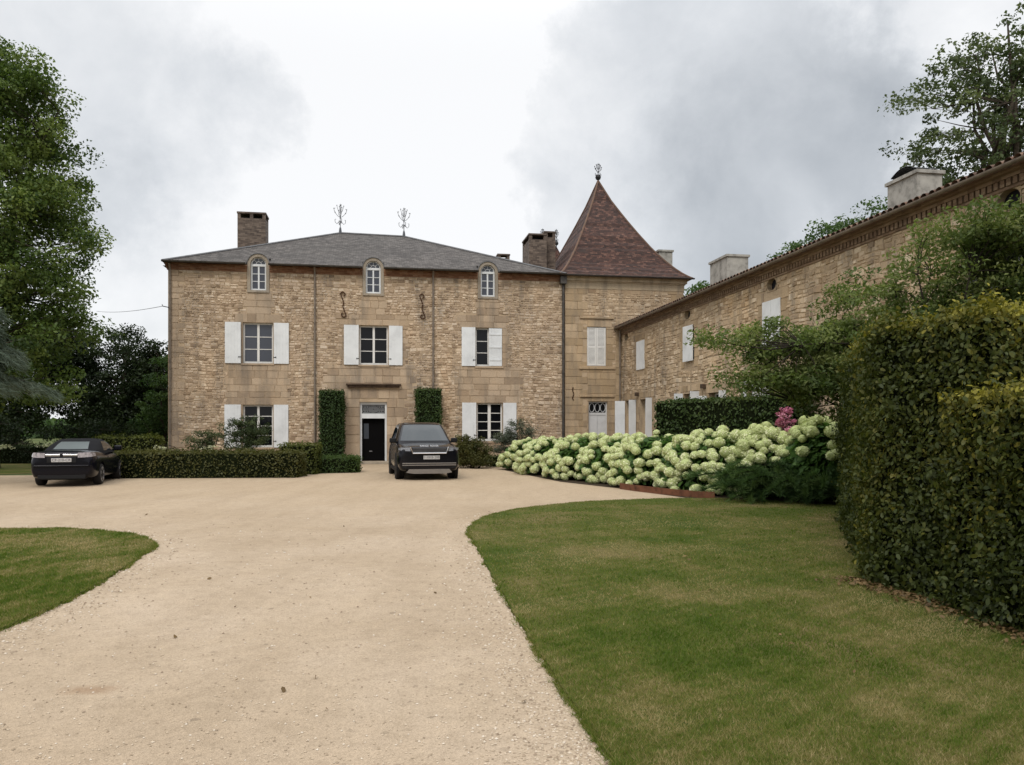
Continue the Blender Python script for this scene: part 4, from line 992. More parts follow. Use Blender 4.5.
def ell_points(rng, ells, n, shell=.55):
    w = np.array([e[1][0] * e[1][1] * e[1][2] for e in ells]) ** .67; w /= w.sum(); out_ = []
    for (c, r), k in zip(ells, rng.multinomial(n, w)):
        d = nrm(rng.normal(0, 1, (k, 3))); rad = rng.uniform(shell ** 3, 1, k) ** (1 / 3)
        out_.append(np.array(c) + d * rad[:, None] * np.array(r))
    return np.concatenate(out_)
def tree(name, base, ells, n_clump, per, clump_r, leaf, mat, seed, label, trunk_r=.3, group=None, cat='tree', fork=.35, flat=.6, tint=(.5, .2), shell=.5, bark='bark', limbs=7, aspect=.6, spread=1.0, stems=1, lean=(0, 0)):
    rng = np.random.default_rng(seed); r = random.Random(seed)
    cl = ell_points(rng, ells, n_clump, shell); cl = cl[cl[:, 2] > base[2] + .15]
    o = empty(name, base, 0, label, cat, group); B = np.array(base, float)
    mb = MB(); top = cl[:, 2].max(); cen = cl.mean(0)
    nodes = []
    for s_ in range(stems):
        off = np.array([r.uniform(-.25, .25), r.uniform(-.25, .25), 0]) * (stems > 1)
        pts = [Vector((0, 0, 0)) + Vector(off)]; tgt = Vector(cen - B) * 1.0; tgt.z = (top - B[2]) * .8
        if stems > 1: tgt += Vector((r.uniform(-1, 1) * 1.2, r.uniform(-1, 1) * 1.0, 0))
        for i in range(1, 9):
            f = i / 8; pts.append(Vector((tgt.x * f ** 1.4 + off[0] + r.uniform(-.06, .06) * 2, tgt.y * f ** 1.4 + off[1] + r.uniform(-.06, .06) * 2, tgt.z * f)))
        mb.tube(pts, [trunk_r * (1.25 if i == 0 else 1) * (1 - .88 * i / 8) for i in range(9)], 8)
        nodes += [(np.array(p), trunk_r * (1 - .88 * i / 8)) for i, p in enumerate(pts) if i / 8 >= fork * .8]
    sel = rng.choice(len(cl), min(limbs * 2, len(cl)), replace=False)
    tn = list(nodes)
    for i in sel[:limbs]:
        q = cl[i] - B; hz = q[2] * r.uniform(.35, .7); a, rad = min(tn, key=lambda t_: abs(t_[0][2] - hz))
        pts = []
        for k in range(7):
            f = k / 6; m = a + (q - a) * f; m = m + np.array([0, 0, 1]) * math.sin(f * math.pi) * .12 * np.linalg.norm(q - a) + rng.normal(0, .03 * np.linalg.norm(q - a), 3) * (0 < k < 6); pts.append(m)
        rs = [max(rad * .62 * (1 - .85 * k / 6), .012) for k in range(7)]
        mb.tube([Vector(p) for p in pts], rs, 6); nodes += list(zip(pts[1:], rs[1:]))
    NP = np.array([n_[0] for n_ in nodes])
    for c in cl:
        q = c - B; j = int(np.argmin(np.linalg.norm(NP - q, axis=1) + .6 * np.maximum(NP[:, 2] - q[2], 0))); a, rad = nodes[j]
        m = (a + q) / 2 + rng.normal(0, .08, 3) * np.linalg.norm(q - a)
        rr = min(rad * .5, .045); mb.tube([Vector(a), Vector(m), Vector(q)], [max(rr, .01), max(rr * .6, .008), .005], 4, cap=False)
    mb.build('trunk', MAT[bark], o, smooth=True, fix=False)
    n = len(cl) * per; K = np.repeat(np.arange(len(cl)), per)
    d = nrm(rng.normal(0, 1, (n, 3))) * (rng.uniform(.15, 1, n) ** .5)[:, None]
    cr = clump_r * rng.uniform(.6, 1.35, len(cl)); P = cl[K] + d * cr[K][:, None] * np.array([1, 1, flat]) - B
    N = d * .8 + np.array([0, 0, .7])
    t = tint[0] + tint[1] * rng.normal(0, 1, len(cl))[K] + rng.normal(0, .12, n)
    V = leaf_quads(P, N, leaf, rng, aspect, spread)
    quads_mesh('crown', V, np.clip(t, 0, 1), mat if isinstance(mat, list) else MAT[mat], o)
    return o

# great plane tree on the left
tree('plane_tree', (-21.5, 32, 0), [((-21.2, 31.5, 10.6), (4.3, 4, 5.9)), ((-18.5, 30.5, 8.7), (2.3, 2.5, 2.8)), ((-19.3, 31, 5.2), (2.9, 2.6, 2.8)), ((-19.8, 31, 14.0), (2.2, 2.5, 2.7)), ((-22.6, 31, 4.0), (3.4, 2, 2.2)), ((-21.6, 31.5, 16.2), (1.8, 2, 1.6))],
     620, 170, .8, .14, 'leaf_plane', 31, 'tall leafy green tree at the left edge rising above the parked convertible', .55, shell=.35, tint=(.55, .24))
tree('dark_oak', (-22.8, 46, 0), [((-22.6, 46, 4.4), (2.6, 2.5, 3.1)), ((-20.6, 46, 4.2), (1.6, 2, 2.6)), ((-24.8, 46, 3.4), (1.5, 2, 2.0)), ((-22.4, 45.5, 2.2), (2.8, 1.5, 1.2))],
     480, 110, .62, .15, 'leaf_dark', 32, 'dark bushy tree between the tall left tree and the house', .34, shell=.2)
tree('dark_oak', (-28.5, 45, 0), [((-28.2, 45, 5.2), (3.2, 2.5, 3.4)), ((-25.8, 45, 6.3), (1.8, 2, 1.8)), ((-28.6, 44, 2.2), (3.0, 1.5, 1.4))],
     420, 100, .7, .16, 'leaf_dark', 33, 'dark tree in the gap behind the blue green cedar', .32, shell=.2)
tree('laurel_tree', (-18.3, 41.5, 0), [((-18.3, 41.5, 3.0), (1.1, 1.2, 2.6)), ((-18.9, 41.5, 1.6), (1.0, 1.0, 1.4))], 110, 80, .42, .13, 'leaf_mid', 34, 'bright green upright tree tucked against the left house corner', .12, shell=.2)
# trees beyond the wing
tree('ash_tree', (20.2, 33, 0), [((18.9, 33, 14.6), (2.9, 3, 3.1)), ((21.0, 33, 16.9), (2.3, 2.5, 2.4)), ((17.6, 33, 12.0), (1.7, 2, 1.8)), ((22.5, 33, 14), (2.4, 3, 4))],
     300, 62, .58, .16, 'leaf_ash', 35, 'tall open tree with dark limbs showing above the wing roof', .5, shell=.15, limbs=16, fork=.3, tint=(.5, .22))
tree('maple_tree', (19.5, 45, 0), [((18.8, 45, 11.9), (2.7, 2.5, 2.0)), ((21, 45, 12.8), (2.2, 2.5, 1.8)), ((16.4, 45, 10.9), (1.6, 2, 1.4))], 190, 70, .6, .18, 'leaf_mid', 36, 'rounded green treetop showing over the middle of the wing roof', .3, shell=.3)
tree('maple_tree', (11.9, 50, 0), [((11.9, 50, 9.2), (1.5, 1.5, 2.2))], 60, 60, .5, .18, 'leaf_mid', 37, 'small green treetop between the pavilion roof and the pale chimney', .2, shell=.3)
# feathery tree behind the near hedge
tree('feathery_tree', (7.3, 15.0, 0), [((7.3, 15, 3.3), (2.0, 1.2, 1.35)), ((6.2, 15, 2.75), (1.7, 1.0, .9)), ((8.4, 14.4, 4.3), (1.5, 1.2, 1.35)), ((9.2, 14.6, 3.4), (1.4, 1.2, 1.9)), ((4.7, 15, 3.35), (1.2, .6, .4)), ((5.0, 15, 2.7), (1.2, .6, .45)), ((8.7, 14.2, 5.3), (1.5, 1, .6))],
     500, 130, .36, .085, 'leaf_feather', 38, 'light green feathery tree spreading in front of the wing', .09, shell=.1, flat=.5, stems=3, limbs=16, aspect=.42, fork=.15, tint=(.5, .22), bark='twig')

def far_woods():
    rng = np.random.default_rng(3); n = 26000; X = rng.uniform(-125, -28, n); h = 2.6 + 1.2 * vnoise(np.stack([X, X * 0, X * 0], 1), .12, 4) + .5 * vnoise(np.stack([X, X * 0, X * 0], 1), .5, 6)
    P = np.stack([X, 122 + rng.uniform(-5, 5, n), rng.uniform(0, 1, n) ** .7 * h], 1)
    tag(quads_mesh('far_woods', leaf_quads(P, np.tile([0, -1.0, .5], (n, 1)), .75, rng, .8, .8, 0), np.clip(rng.normal(.45, .2, n), 0, 1), MAT['leaf_mid']), 'far green woodland along the horizon beyond the left trees', 'woodland', kind='stuff')
far_woods()

# cedar sprays reaching in from the left
def cedar():
    o = empty('cedar_tree', (-17.8, 23.5, 0), 0, 'blue green cedar with drooping sprays at the left edge', 'tree'); rng = np.random.default_rng(8); r = random.Random(8)
    mb = MB(); mb.tube([(0, 0, 0), (.1, 0, 4), (0, 0, 9)], [.4, .28, .05], 8); Vs = []; T = []
    for i in range(44):
        z = r.uniform(3.3, 5.9); L = r.uniform(2.6, 4.3) * (1 - (z - 2.4) / 9); a = r.uniform(-.9, .9); 
        pts = [np.array([L * f * math.cos(a), L * f * math.sin(a), z + .35 * f - .95 * f * f + rng.normal(0, .03)]) for f in np.linspace(0, 1, 8)]
        mb.tube([Vector(p) for p in pts], [.05 * (1 - .85 * k / 7) for k in range(8)], 5)
        n = 1500; f = rng.uniform(.25, 1, n) ** .8; idx = np.clip((f * 7).astype(int), 0, 6); fr = f * 7 - idx; A = np.array(pts)
        base = A[idx] * (1 - fr)[:, None] + A[idx + 1] * fr[:, None]; lat = rng.normal(0, .26, n); base = base + np.stack([-math.sin(a) * lat, math.cos(a) * lat, -np.abs(lat) * .5 + rng.normal(0, .05, n)], 1)
        sd = rng.choice([-1, 1], n) * rng.uniform(.3, 1.2, n); dr = nrm(np.stack([math.cos(a) * .9 - math.sin(a) * sd, math.sin(a) * .9 + math.cos(a) * sd, -.55 + rng.normal(0, .45, n)], 1))
        ln = rng.uniform(.10, .30, n)[:, None]; w = nrm(np.cross(dr, rng.normal(0, 1, (n, 3)))) * .009
        tip = base + dr * ln + np.array([0, 0, -.1]) * ln; Vs.append(np.stack([base - w, base + w, tip + w * .3, tip - w * .3], 1)); T.append(np.clip(.5 + rng.normal(0, .22) + rng.normal(0, .15, n), 0, 1))
    mb.build('trunk', MAT['bark'], o, smooth=True); quads_mesh('crown', np.concatenate(Vs), np.concatenate(T), MAT['cedar'], o)
cedar()

# the near hornbeam hedges
hedge('hornbeam_hedge', [(3.86, 8.4), (4.27, 7.15), (9.5, 6.9), (9.8, 13.6), (5.98, 14.2)], 2.77, .049, 2800, MAT['leaf_hornbeam'], 41, 'tall yellow topped clipped hedge standing behind the lower hedge at the right', top_t=.34, jit=.065, tint=(.34, .22), bulge=.10, six=True, spread=.75)
hedge('hornbeam_hedge', [(4.02, 7.35), (4.28, 4.6), (8.6, 4.6), (8.8, 7.0), (4.6, 7.4)], 2.0, .048, 3100, MAT['leaf_hornbeam'], 42, 'lower front hedge with browning leaves at the right edge of the lawn', top_t=.3, jit=.065, tint=(.42, .26), bulge=.10, six=True, spread=.75)
rng_ = np.random.default_rng(77); nl = 900; tl = rng_.uniform(0, 1, nl); bl = np.array([(3.62, 8.7), (3.95, 7.4), (4.12, 5.4)])
pl = np.where(tl[:, None] < .45, bl[0] + (bl[1] - bl[0]) * (tl[:, None] / .45), bl[1] + (bl[2] - bl[1]) * ((tl[:, None] - .45) / .55)) + np.stack([.12 - np.abs(rng_.normal(0, .16, nl)), rng_.normal(0, .05, nl)], 1)
ql = rng_.uniform(4.6, 16, 46); pl = np.concatenate([pl, np.stack([rng_.uniform(-.5, .5, 46) * ql, ql], 1)]); nl += 46
Pl = np.concatenate([pl, np.where((inpoly(pl, smooth_poly(L_R, 12)) | inpoly(pl, smooth_poly(L_L, 12)))[:, None], .055, .016)], 1)
tag(quads_mesh('fallen_leaves', leaf_quads(Pl, np.tile([0, 0, 1.0], (nl, 1)), .042, rng_, .6, .5, 0, six=True), rng_.uniform(.2, .8, nl), mat_leaf('dry_leaf', [(0, (.07, .045, .022)), (.5, (.14, .09, .04)), (1, (.22, .15, .07))], .1)), 'dry brown leaves fallen along the foot of the near hedge', 'leaf litter', kind='stuff')
# hedges round the court
hedge('clipped_hedge', [(4.5, 25.0), (6.95, 20.4), (7.7, 20.8), (5.3, 25.5)], 2.50, .09, 420, MAT['leaf_hedge'], 43, 'clipped green hedge behind the hydrangeas in front of the wing', tint=(.42, .2))
hedge('clipped_hedge', [(-13.6, 26.0), (-7.15, 26.4), (-7.15, 27.5), (-13.6, 27.1)], .86, .07, 620, MAT['leaf_brown'], 44, 'long low browned hedge beside the parked convertible', tint=(.48, .2))
hedge('clipped_hedge', [(-8.3, 28.1), (-7.0, 28.2), (-7.0, 29.2), (-8.3, 29.1)], 1.08, .07, 520, MAT['leaf_yellow'], 45, 'short yellow green hedge block behind the browned hedge near the front door', tint=(.45, .2))
hedge('box_hedge', [(-7.5, 28.7), (-5.7, 29.3), (-5.85, 30.5), (-7.8, 30.0)], .58, .06, 720, MAT['leaf_box'], 46, 'low bright green box hedge left of the front door', tint=(.6, .2))
hedge('box_hedge', [(-33, 36.5), (-17.6, 36.5), (-17.6, 37.4), (-33, 37.4)], .80, .08, 420, MAT['leaf_dark'], 47, 'low dark hedge behind the strip of grass left of the convertible', tint=(.5, .25))
hedge('clipped_hedge', [(-16.9, 32.0), (-14.55, 32.4), (-14.7, 33.4), (-17, 33.0)], 1.30, .08, 420, MAT['leaf_yellow'], 48, 'yellow green rounded hedge behind the roof of the convertible', tint=(.4, .2), bulge=.12)
hedge('box_hedge', [(-.95, 33.6), (.2, 33.8), (.1, 34.6), (-1.05, 34.4)], .45, .07, 420, MAT['leaf_box'], 49, 'low dark green edging hedge under the right window', tint=(.3, .2))
# clipped columns either side of the door
hedge('topiary_column', [HL(6.62, -1.0)[:2], HL(7.66, -1.0)[:2], HL(7.66, -.12)[:2], HL(6.62, -.12)[:2]], 3.33, .07, 620, MAT['leaf_box'], 50, 'tall clipped green column left of the front door', 'topiary', tint=(.38, .18), bulge=.05)
hedge('topiary_column', [HL(10.94, -1.0)[:2], HL(12.05, -1.0)[:2], HL(12.05, -.12)[:2], HL(10.94, -.12)[:2]], 3.42, .07, 620, MAT['leaf_box'], 51, 'tall clipped green column rising behind the roof of the SUV', 'topiary', tint=(.45, .2), bulge=.06)

def shrub(name, base, ells, n_clump, per, cr, leaf, mat, seed, label, **kw):
    kw.setdefault('trunk_r', .035); kw.setdefault('shell', .2); kw.setdefault('stems', 4); kw.setdefault('fork', .1); kw.setdefault('limbs', 6); kw.setdefault('bark', 'twig')
    return tree(name, base, ells, n_clump, per, cr, leaf, mat, seed, label, cat='shrub', **kw)
shrub('round_shrub', (-1.6, 32.6, 0), [((-1.6, 32.6, .6), (.74, .6, .66)), ((-2.0, 32.7, .75), (.5, .5, .58)), ((-1.5, 32.5, .3), (.78, .6, .3))], 300, 70, .16, .06, 'leaf_brown', 61, 'rounded olive brown shrub beside the right front wing of the SUV', tint=(.55, .2), flat=1)
shrub('silvery_shrub', (.15, 33.2, 0), [((.35, 33.2, 1.35), (.75, .5, .75)), ((-.35, 33.2, 1.0), (.55, .4, .5))], 190, 46, .2, .07, 'leaf_olive', 62, 'silvery loose shrub in front of the lower right window', aspect=.3)
shrub('rose_bush', (-11.6, 33.3, 0), [((-11.6, 33.3, 1.3), (1.35, .5, .75)), ((-11.1, 33.3, 1.7), (.8, .4, .5)), ((-13.1, 33.3, 1.05), (.6, .4, .5)), ((-10.7, 33.3, 1.3), (.7, .4, .6))], 190, 60, .22, .075, 'leaf_ash', 63, 'loose green bush in front of the lower left window', aspect=.45, tint=(.35, .25))
shrub('laurel_shrub', (-21.0, 38.8, 0), [((-21.2, 38.8, 1.0), (2.5, .9, 1.0)), ((-19.6, 38.8, 1.2), (1.3, .8, .8))], 260, 60, .24, .09, 'leaf_dark', 64, 'dark spreading shrub behind the convertible', tint=(.4, .2), flat=.8)
shrub('laurel_shrub', (-26.0, 39, 0), [((-26, 39, 1.2), (2.2, .9, 1.2))], 150, 60, .3, .1, 'leaf_dark', 65, 'dark shrub at the left edge behind the low dark hedge', tint=(.4, .2), flat=.8)
shrub('climbing_shrub', (8.2, 21.8, 0), [((7.55, 21.8, 2.75), (.75, .6, .45)), ((8.1, 21.6, 2.2), (.5, .5, .6))], 70, 50, .18, .07, 'leaf_hedge', 66, 'dark bushy shrub topping the right end of the clipped hedge', tint=(.4, .2))

# pale flowers along the left border
def flower_patch(name, base, ells, n, leaf, mat, seed, label, per=18, cr=.1):
    return shrub(name, base, ells, n, per, cr, leaf, mat, seed, label, stems=3, trunk_r=.02)
flower_patch('white_flowers', (-20.8, 36.2, 0), [((-20.8, 36.3, .85), (1.1, .25, .12)), ((-23.4, 36.3, .82), (1.0, .25, .1))], 30, .07, 'petal_cream', 67, 'cream flowers showing over the hedge left of the convertible')
flower_patch('white_flowers', (-12.6, 28.0, 0), [((-12.6, 28.0, .95), (.35, .2, .08)), ((-10.7, 28.0, .95), (.3, .2, .08))], 10, .05, 'petal_cream', 68, 'few cream flowers above the browned hedge at the house corner')
pf = shrub('pink_shrub', (6.6, 19.2, 0), [((6.62, 19.2, 1.95), (.24, .24, .26)), ((6.7, 19.2, 1.55), (.3, .3, .35))], 46, 44, .1, .05, 'petal_pink', 69, 'pink flowering shrub at the right end of the clipped hedge')

# spreading juniper in front of the hydrangeas
def juniper():
    rng = np.random.default_rng(17); r = random.Random(17); Vs = []; T = []
    o = empty('juniper', (5.9, 17.9, 0), 0, 'dark green spreading juniper between the hydrangeas and the lawn', 'shrub'); mb = MB(); O = np.array([5.9, 17.9, 0])
    for i in range(190):
        c = np.array([r.uniform(-.75, 1.6), 0, 0]); c[1] = -.62 * c[0] + r.uniform(-.15, 1.1); a = r.uniform(0, 6.28); L = r.uniform(.5, 1.15)
        dv = np.array([math.cos(a), math.sin(a) - .4, 0]); dv /= np.linalg.norm(dv); z0 = r.uniform(.1, .55) + max(0, c[1] + .62 * c[0]) * .35
        pts = np.array([c + dv * L * f + np.array([0, 0, z0 + .28 * f - .36 * f * f + (.0 if f else 0)]) for f in np.linspace(0, 1, 6)]); pts[:, 2] = np.maximum(pts[:, 2], .06)
        mb.tube([Vector(p) for p in pts], [.012] * 5 + [.004], 4)
        n = 230; f = rng.uniform(.05, 1, n); ix = np.clip((f * 5).astype(int), 0, 4); fr = (f * 5 - ix)[:, None]; base = pts[ix] * (1 - fr) + pts[ix + 1] * fr
        dr = nrm(dv * 1.0 + rng.normal(0, .45, (n, 3)) + np.array([0, 0, .12])); ln = rng.uniform(.08, .22, n)[:, None]; w = nrm(np.cross(dr, rng.normal(0, 1, (n, 3)))) * .008
        tip = base + dr * ln; Vs.append(np.stack([base - w, base + w, tip + w * .3, tip - w * .3], 1)); T.append(np.clip(.45 + rng.normal(0, .2) + rng.normal(0, .15, n), 0, 1))
    mb.build('stems', MAT['twig'], o, fix=False); quads_mesh('foliage', np.concatenate(Vs), np.concatenate(T), MAT['needle'], o)
juniper()

# corten edging strip
mb = MB(); ep = [(2.95, 21.6), (3.25, 20.9), (3.9, 19.6), (4.45, 18.85), (4.8, 18.70)]
for i in range(len(ep) - 1):
    (x0, y0), (x1, y1) = ep[i], ep[i + 1]; d = Vector((x1 - x0, y1 - y0)).normalized(); nx, ny = -d.y * .006, d.x * .006
    mb.add([(x0 - nx, y0 - ny, 0), (x1 - nx, y1 - ny, 0), (x1 - nx, y1 - ny, .17), (x0 - nx, y0 - ny, .17), (x0 + nx, y0 + ny, 0), (x1 + nx, y1 + ny, 0), (x1 + nx, y1 + ny, .17), (x0 + nx, y0 + ny, .17)],
           ((0, 1, 2, 3), (4, 7, 6, 5), (3, 2, 6, 7), (0, 3, 7, 4), (1, 5, 6, 2)))
tag(mb.build('bed_edging', MAT['corten']), 'rusty steel edging strip between the hydrangea bed and the lawn', 'edging')

# hydrangeas
def petal_mesh(seed):
    rng = np.random.default_rng(seed); n = 210; i = np.arange(n) + .5
    ph = np.arccos(1 - 2 * i / n); th = math.pi * (1 + 5 ** .5) * i
    D = np.stack([np.cos(th) * np.sin(ph), np.sin(th) * np.sin(ph), np.cos(ph)], 1); D = nrm(D + rng.normal(0, .05, D.shape))
    lump = 1 + .10 * vnoise(D, 2.2, seed)
    P = D * lump[:, None] * np.array([1, 1, .86]); V = leaf_quads(P * (1 + rng.normal(0, .03, (n, 1))), D, .27, rng, 1.0, .36, 0, .06)
    t = np.clip(.5 + rng.normal(0, .30, n), 0, 1)
    core = MB(); bm = bmesh.new(); bmesh.ops.create_icosphere(bm, subdivisions=2, radius=.93); core.bm(bm)
    o = quads_mesh('flower_head', V, t, [MAT['petal'], MAT['petal_inner']], extra=core); me = o.data; bpy.data.objects.remove(o); return me
heads = [petal_mesh(70 + i) for i in range(4)]
heads_green = []
for me in heads[:2]:
    m2 = me.copy(); m2.name = 'flower_head_green'; n = len(m2.attributes['tint'].data); v = np.empty(n, np.float32); m2.attributes['tint'].data.foreach_get('value', v); m2.attributes['tint'].data.foreach_set('value', v * .35); heads_green.append(m2)
HY = [ # front point, back point, height, label
    ((.62, 30.2), (1.5, 32.0), 1.36, 'hydrangea bush at the far end of the flower bed, beside the silvery shrub', 110),
    ((.95, 27.4), (2.5, 29.6), 1.42, 'hydrangea bush just right of the far end one, below the foot of the drainpipe', 160),
    ((1.8, 24.9), (3.3, 27.0), 1.5, 'hydrangea bush in front of the pale grey pavilion door', 130),
    ((2.75, 23.4), (4.3, 25.2), 1.50, 'hydrangea bush covering the foot of the wing french windows', 160),
    ((3.65, 21.4), (5.0, 23.2), 1.62, 'hydrangea bush above the left end of the rusty edging strip', 160),
    ((4.45, 19.7), (5.9, 21.0), 1.72, 'hydrangea bush above the right end of the rusty edging strip', 160),
    ((5.6, 18.9), (6.6, 19.9), 1.80, 'hydrangea bush behind the left part of the juniper', 80),
    ((6.6, 17.6), (7.4, 18.4), 1.98, 'hydrangea bush with the greenest heads, against the tall hedge', 40)]
for q, (f, b, h, lab, nh) in enumerate(HY):
    rng = np.random.default_rng(100 + q); r = random.Random(100 + q)
    f = np.array(f); b = np.array(b); cen = (f + b) / 2
    o = empty('hydrangea_bush', (cen[0], cen[1], 0), 0, lab, 'hydrangea', 'hydrangeas massed in the flower bed')
    ax = b - f; La = np.linalg.norm(ax) / 2; ax = ax / (2 * La); sd = np.array([ax[1], -ax[0]]) ; wd = 1.62 if q < 6 else (1.05 if q == 6 else .9)
    # a dome: half ellipsoid of leaves, heads just outside it
    n = 3200; D = nrm(rng.normal(0, 1, (n, 3))); D[:, 2] = np.abs(D[:, 2]); rad = rng.uniform(.5, .96, n) ** .5
    dome = lambda D_, k: np.stack([(D_[:, 0] * La * ax[0] + D_[:, 1] * wd * sd[0]) * k, (D_[:, 0] * La * ax[1] + D_[:, 1] * wd * sd[1]) * k, .06 + (D_[:, 2]) ** .75 * (h - .2) * k], 1)
    P = dome(D, rad[:, None][:, 0]); V = leaf_quads(P, D + np.array([0, 0, .4]), .17, rng, .7, .5, .3, six=True)
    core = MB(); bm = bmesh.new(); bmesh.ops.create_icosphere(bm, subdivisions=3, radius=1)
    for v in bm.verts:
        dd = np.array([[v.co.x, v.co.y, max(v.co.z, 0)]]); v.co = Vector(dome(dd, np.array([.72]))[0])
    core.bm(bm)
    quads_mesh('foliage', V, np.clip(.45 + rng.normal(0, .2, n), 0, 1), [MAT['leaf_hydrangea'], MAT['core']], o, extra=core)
    # heads spread evenly over the side towards the drive and the top
    pts = []
    tries = 0
    while len(pts) < nh and tries < 9000:
        tries += 1
        d = nrm(rng.normal(0, 1, 3)); d[2] = abs(d[2])
        if r.random() < .45: d = nrm(d * np.array([1, 1, .35]))
        wdir = d[0] * La * ax + d[1] * wd * sd
        if wdir[1] > .45 * (La + wd) and d[2] < .5: continue
        p = dome(d[None], np.array([r.uniform(.95, 1.07)]))[0]
        if p[2] < .10: continue
        if q >= 6 and p[2] < .8 + (.25 if q == 7 else 0): continue
        if all(np.linalg.norm(p - x) > .135 for x in pts): pts.append(p)
    pts.sort(key=lambda p: p[1] - .3 * p[2]); rest = pts[98:]; pts = pts[:98]
    for p in pts:
        m = r.choice(heads) if not (q == 7 or (q == 6 and r.random() < .4)) else r.choice(heads_green)
        hd = bpy.data.objects.new('flower_head', m); C.objects.link(hd); hd.parent = o; hd.location = p
        s = r.choice((r.uniform(.09, .12), r.uniform(.11, .145), r.uniform(.125, .165))) * (1 + .1 * (q >= 6)); hd.scale = (s * r.uniform(.9, 1.1), s, s * r.uniform(.85, 1)); hd.rotation_euler = (r.uniform(-.5, .5), r.uniform(-.5, .5), r.uniform(0, 6))
    if rest:
        VV = []; TT = []; core = MB()
        for p in rest:
            m = r.choice(heads); co = np.empty(len(m.vertices) * 3); m.vertices.foreach_get('co', co); tv = np.empty(len(m.vertices), np.float32); m.attributes['tint'].data.foreach_get('value', tv)
            s = r.choice((r.uniform(.09, .12), r.uniform(.11, .145))); a = r.uniform(0, 6); Rz = np.array([[math.cos(a), -math.sin(a), 0], [math.sin(a), math.cos(a), 0], [0, 0, 1]])
            VV.append((co.reshape(-1, 3)[:840] @ Rz.T * s + p).reshape(210, 4, 3)); TT.append(tv[:840:4])
            bm = bmesh.new(); bmesh.ops.create_icosphere(bm, subdivisions=2, radius=.93 * s, matrix=Matrix.Translation(Vector(p))); core.bm(bm)
        tag(quads_mesh('flower_heads', np.concatenate(VV), np.concatenate(TT), [MAT['petal'], MAT['petal_inner']], o, extra=core), kind='stuff')

# ------------------------------------------------------------------ cars
def bake(o):
    dg = bpy.context.evaluated_depsgraph_get(); me = bpy.data.meshes.new_from_object(o.evaluated_get(dg)); o.modifiers.clear(); o.data = me
def loft_body(stations, name, mat, parent, arches, ra, wid):
    """stations: (y, [(x,z) half outline from top centre to bottom centre])"""
    mb = MB(); k = len(stations[0][1]); full = 2 * k - 2; pts = []
    for y, h in stations: pts += [(x, y, z) for x, z in h] + [(-x, y, z) for x, z in h[-2:0:-1]]
    f = [(i * full + j, i * full + (j + 1) % full, (i + 1) * full + (j + 1) % full, (i + 1) * full + j) for i in range(len(stations) - 1) for j in range(full)]
    f += [tuple(range(full)), tuple((len(stations) - 1) * full + j for j in range(full - 1, -1, -1))]
    mb.add(pts, f); o = mb.build(name, mat, None, smooth=True)
    s = o.modifiers.new('s', 'SUBSURF'); s.levels = 2; s.render_levels = 2; cut = []
    for (y, z) in arches:
        c = MB(); c.lathe([(ra, -wid * 1.5), (ra, -wid * .55)], 28, axis='x', c=(0, y, z)); c.lathe([(ra, wid * .55), (ra, wid * 1.5)], 28, axis='x', c=(0, y, z))
        q = c.build('cut', MAT['plastic']); cut.append(q); m = o.modifiers.new('b', 'BOOLEAN'); m.object = q; m.operation = 'DIFFERENCE'; m.solver = 'EXACT'
    bpy.context.view_layer.update(); bake(o)
    for q in cut: bpy.data.objects.remove(q)
    o.parent = parent
    o.data.polygons.foreach_set('use_smooth', [True] * len(o.data.polygons))
    try: o.data.set_sharp_from_angle(angle=R(40))
    except Exception: pass
    return o
class Cabin:
    def __init__(s, rings, prof): s.r = rings; s.p = prof       # rings: (z, yf, yr, w); prof: (fx, side) half plan from front to rear
    def at(s, t, z, off=0.0):
        r = s.r; z = min(max(z, r[0][0]), r[-1][0])
        for i in range(len(r) - 1):
            if r[i][0] <= z <= r[i + 1][0]: break
        k = (z - r[i][0]) / (r[i + 1][0] - r[i][0]); yf, yr, w = (r[i][j] * (1 - k) + r[i + 1][j] * k for j in (1, 2, 3))
        sg = 1 if t >= 0 else -1; a = abs(t) * (len(s.p) - 1); j = min(int(a), len(s.p) - 2); q = a - j
        fx = s.p[j][0] * (1 - q) + s.p[j + 1][0] * q; fy = s.p[j][1] * (1 - q) + s.p[j + 1][1] * q; ad = s.p[j][2] * (1 - q) + s.p[j + 1][2] * q
        y = yf + (yr - yf) * fy + ad
        v = Vector((sg * w * fx, y, z))
        if off:
            c = Vector((0, (yf + yr) / 2, z - .25)); d = v - c; d.y *= .5 if abs(t) > .3 and abs(t) < .8 else 1.2; v = v + d.normalized() * off
        return v
    def body(s, name, mat, parent, nt=24, nz=10, top=True):
        mb = MB(); zs = sorted({r[0] for r in s.r} | {s.r[0][0] + (s.r[-1][0] - s.r[0][0]) * i / nz for i in range(nz + 1)}); ts = [-1 + 2 * i / (2 * nt) for i in range(2 * nt)]
        pts = [s.at(t, z) for z in zs for t in ts]; n = len(ts)
        mb.add(pts, [(i * n + j, i * n + (j + 1) % n, (i + 1) * n + (j + 1) % n, (i + 1) * n + j) for i in range(len(zs) - 1) for j in range(n)] + [tuple((len(zs) - 1) * n + j for j in range(n))])
        return mb.build(name, mat, parent, smooth=True)
    def patch(s, name, mat, parent, t0, t1, z0, z1, off=.006, n=8, m=5, taper=(0, 0)):
        mb = MB(); pts = []
        for j in range(m + 1):
            z = z0 + (z1 - z0) * j / m; a = t0 + taper[0] * j / m; b = t1 + taper[1] * j / m
            pts += [s.at(a + (b - a) * i / n, z, off) for i in range(n + 1)]
        mb.add(pts, [(j * (n + 1) + i, j * (n + 1) + i + 1, (j + 1) * (n + 1) + i + 1, (j + 1) * (n + 1) + i) for j in range(m) for i in range(n)])
        return mb.build(name, mat, parent, smooth=True)
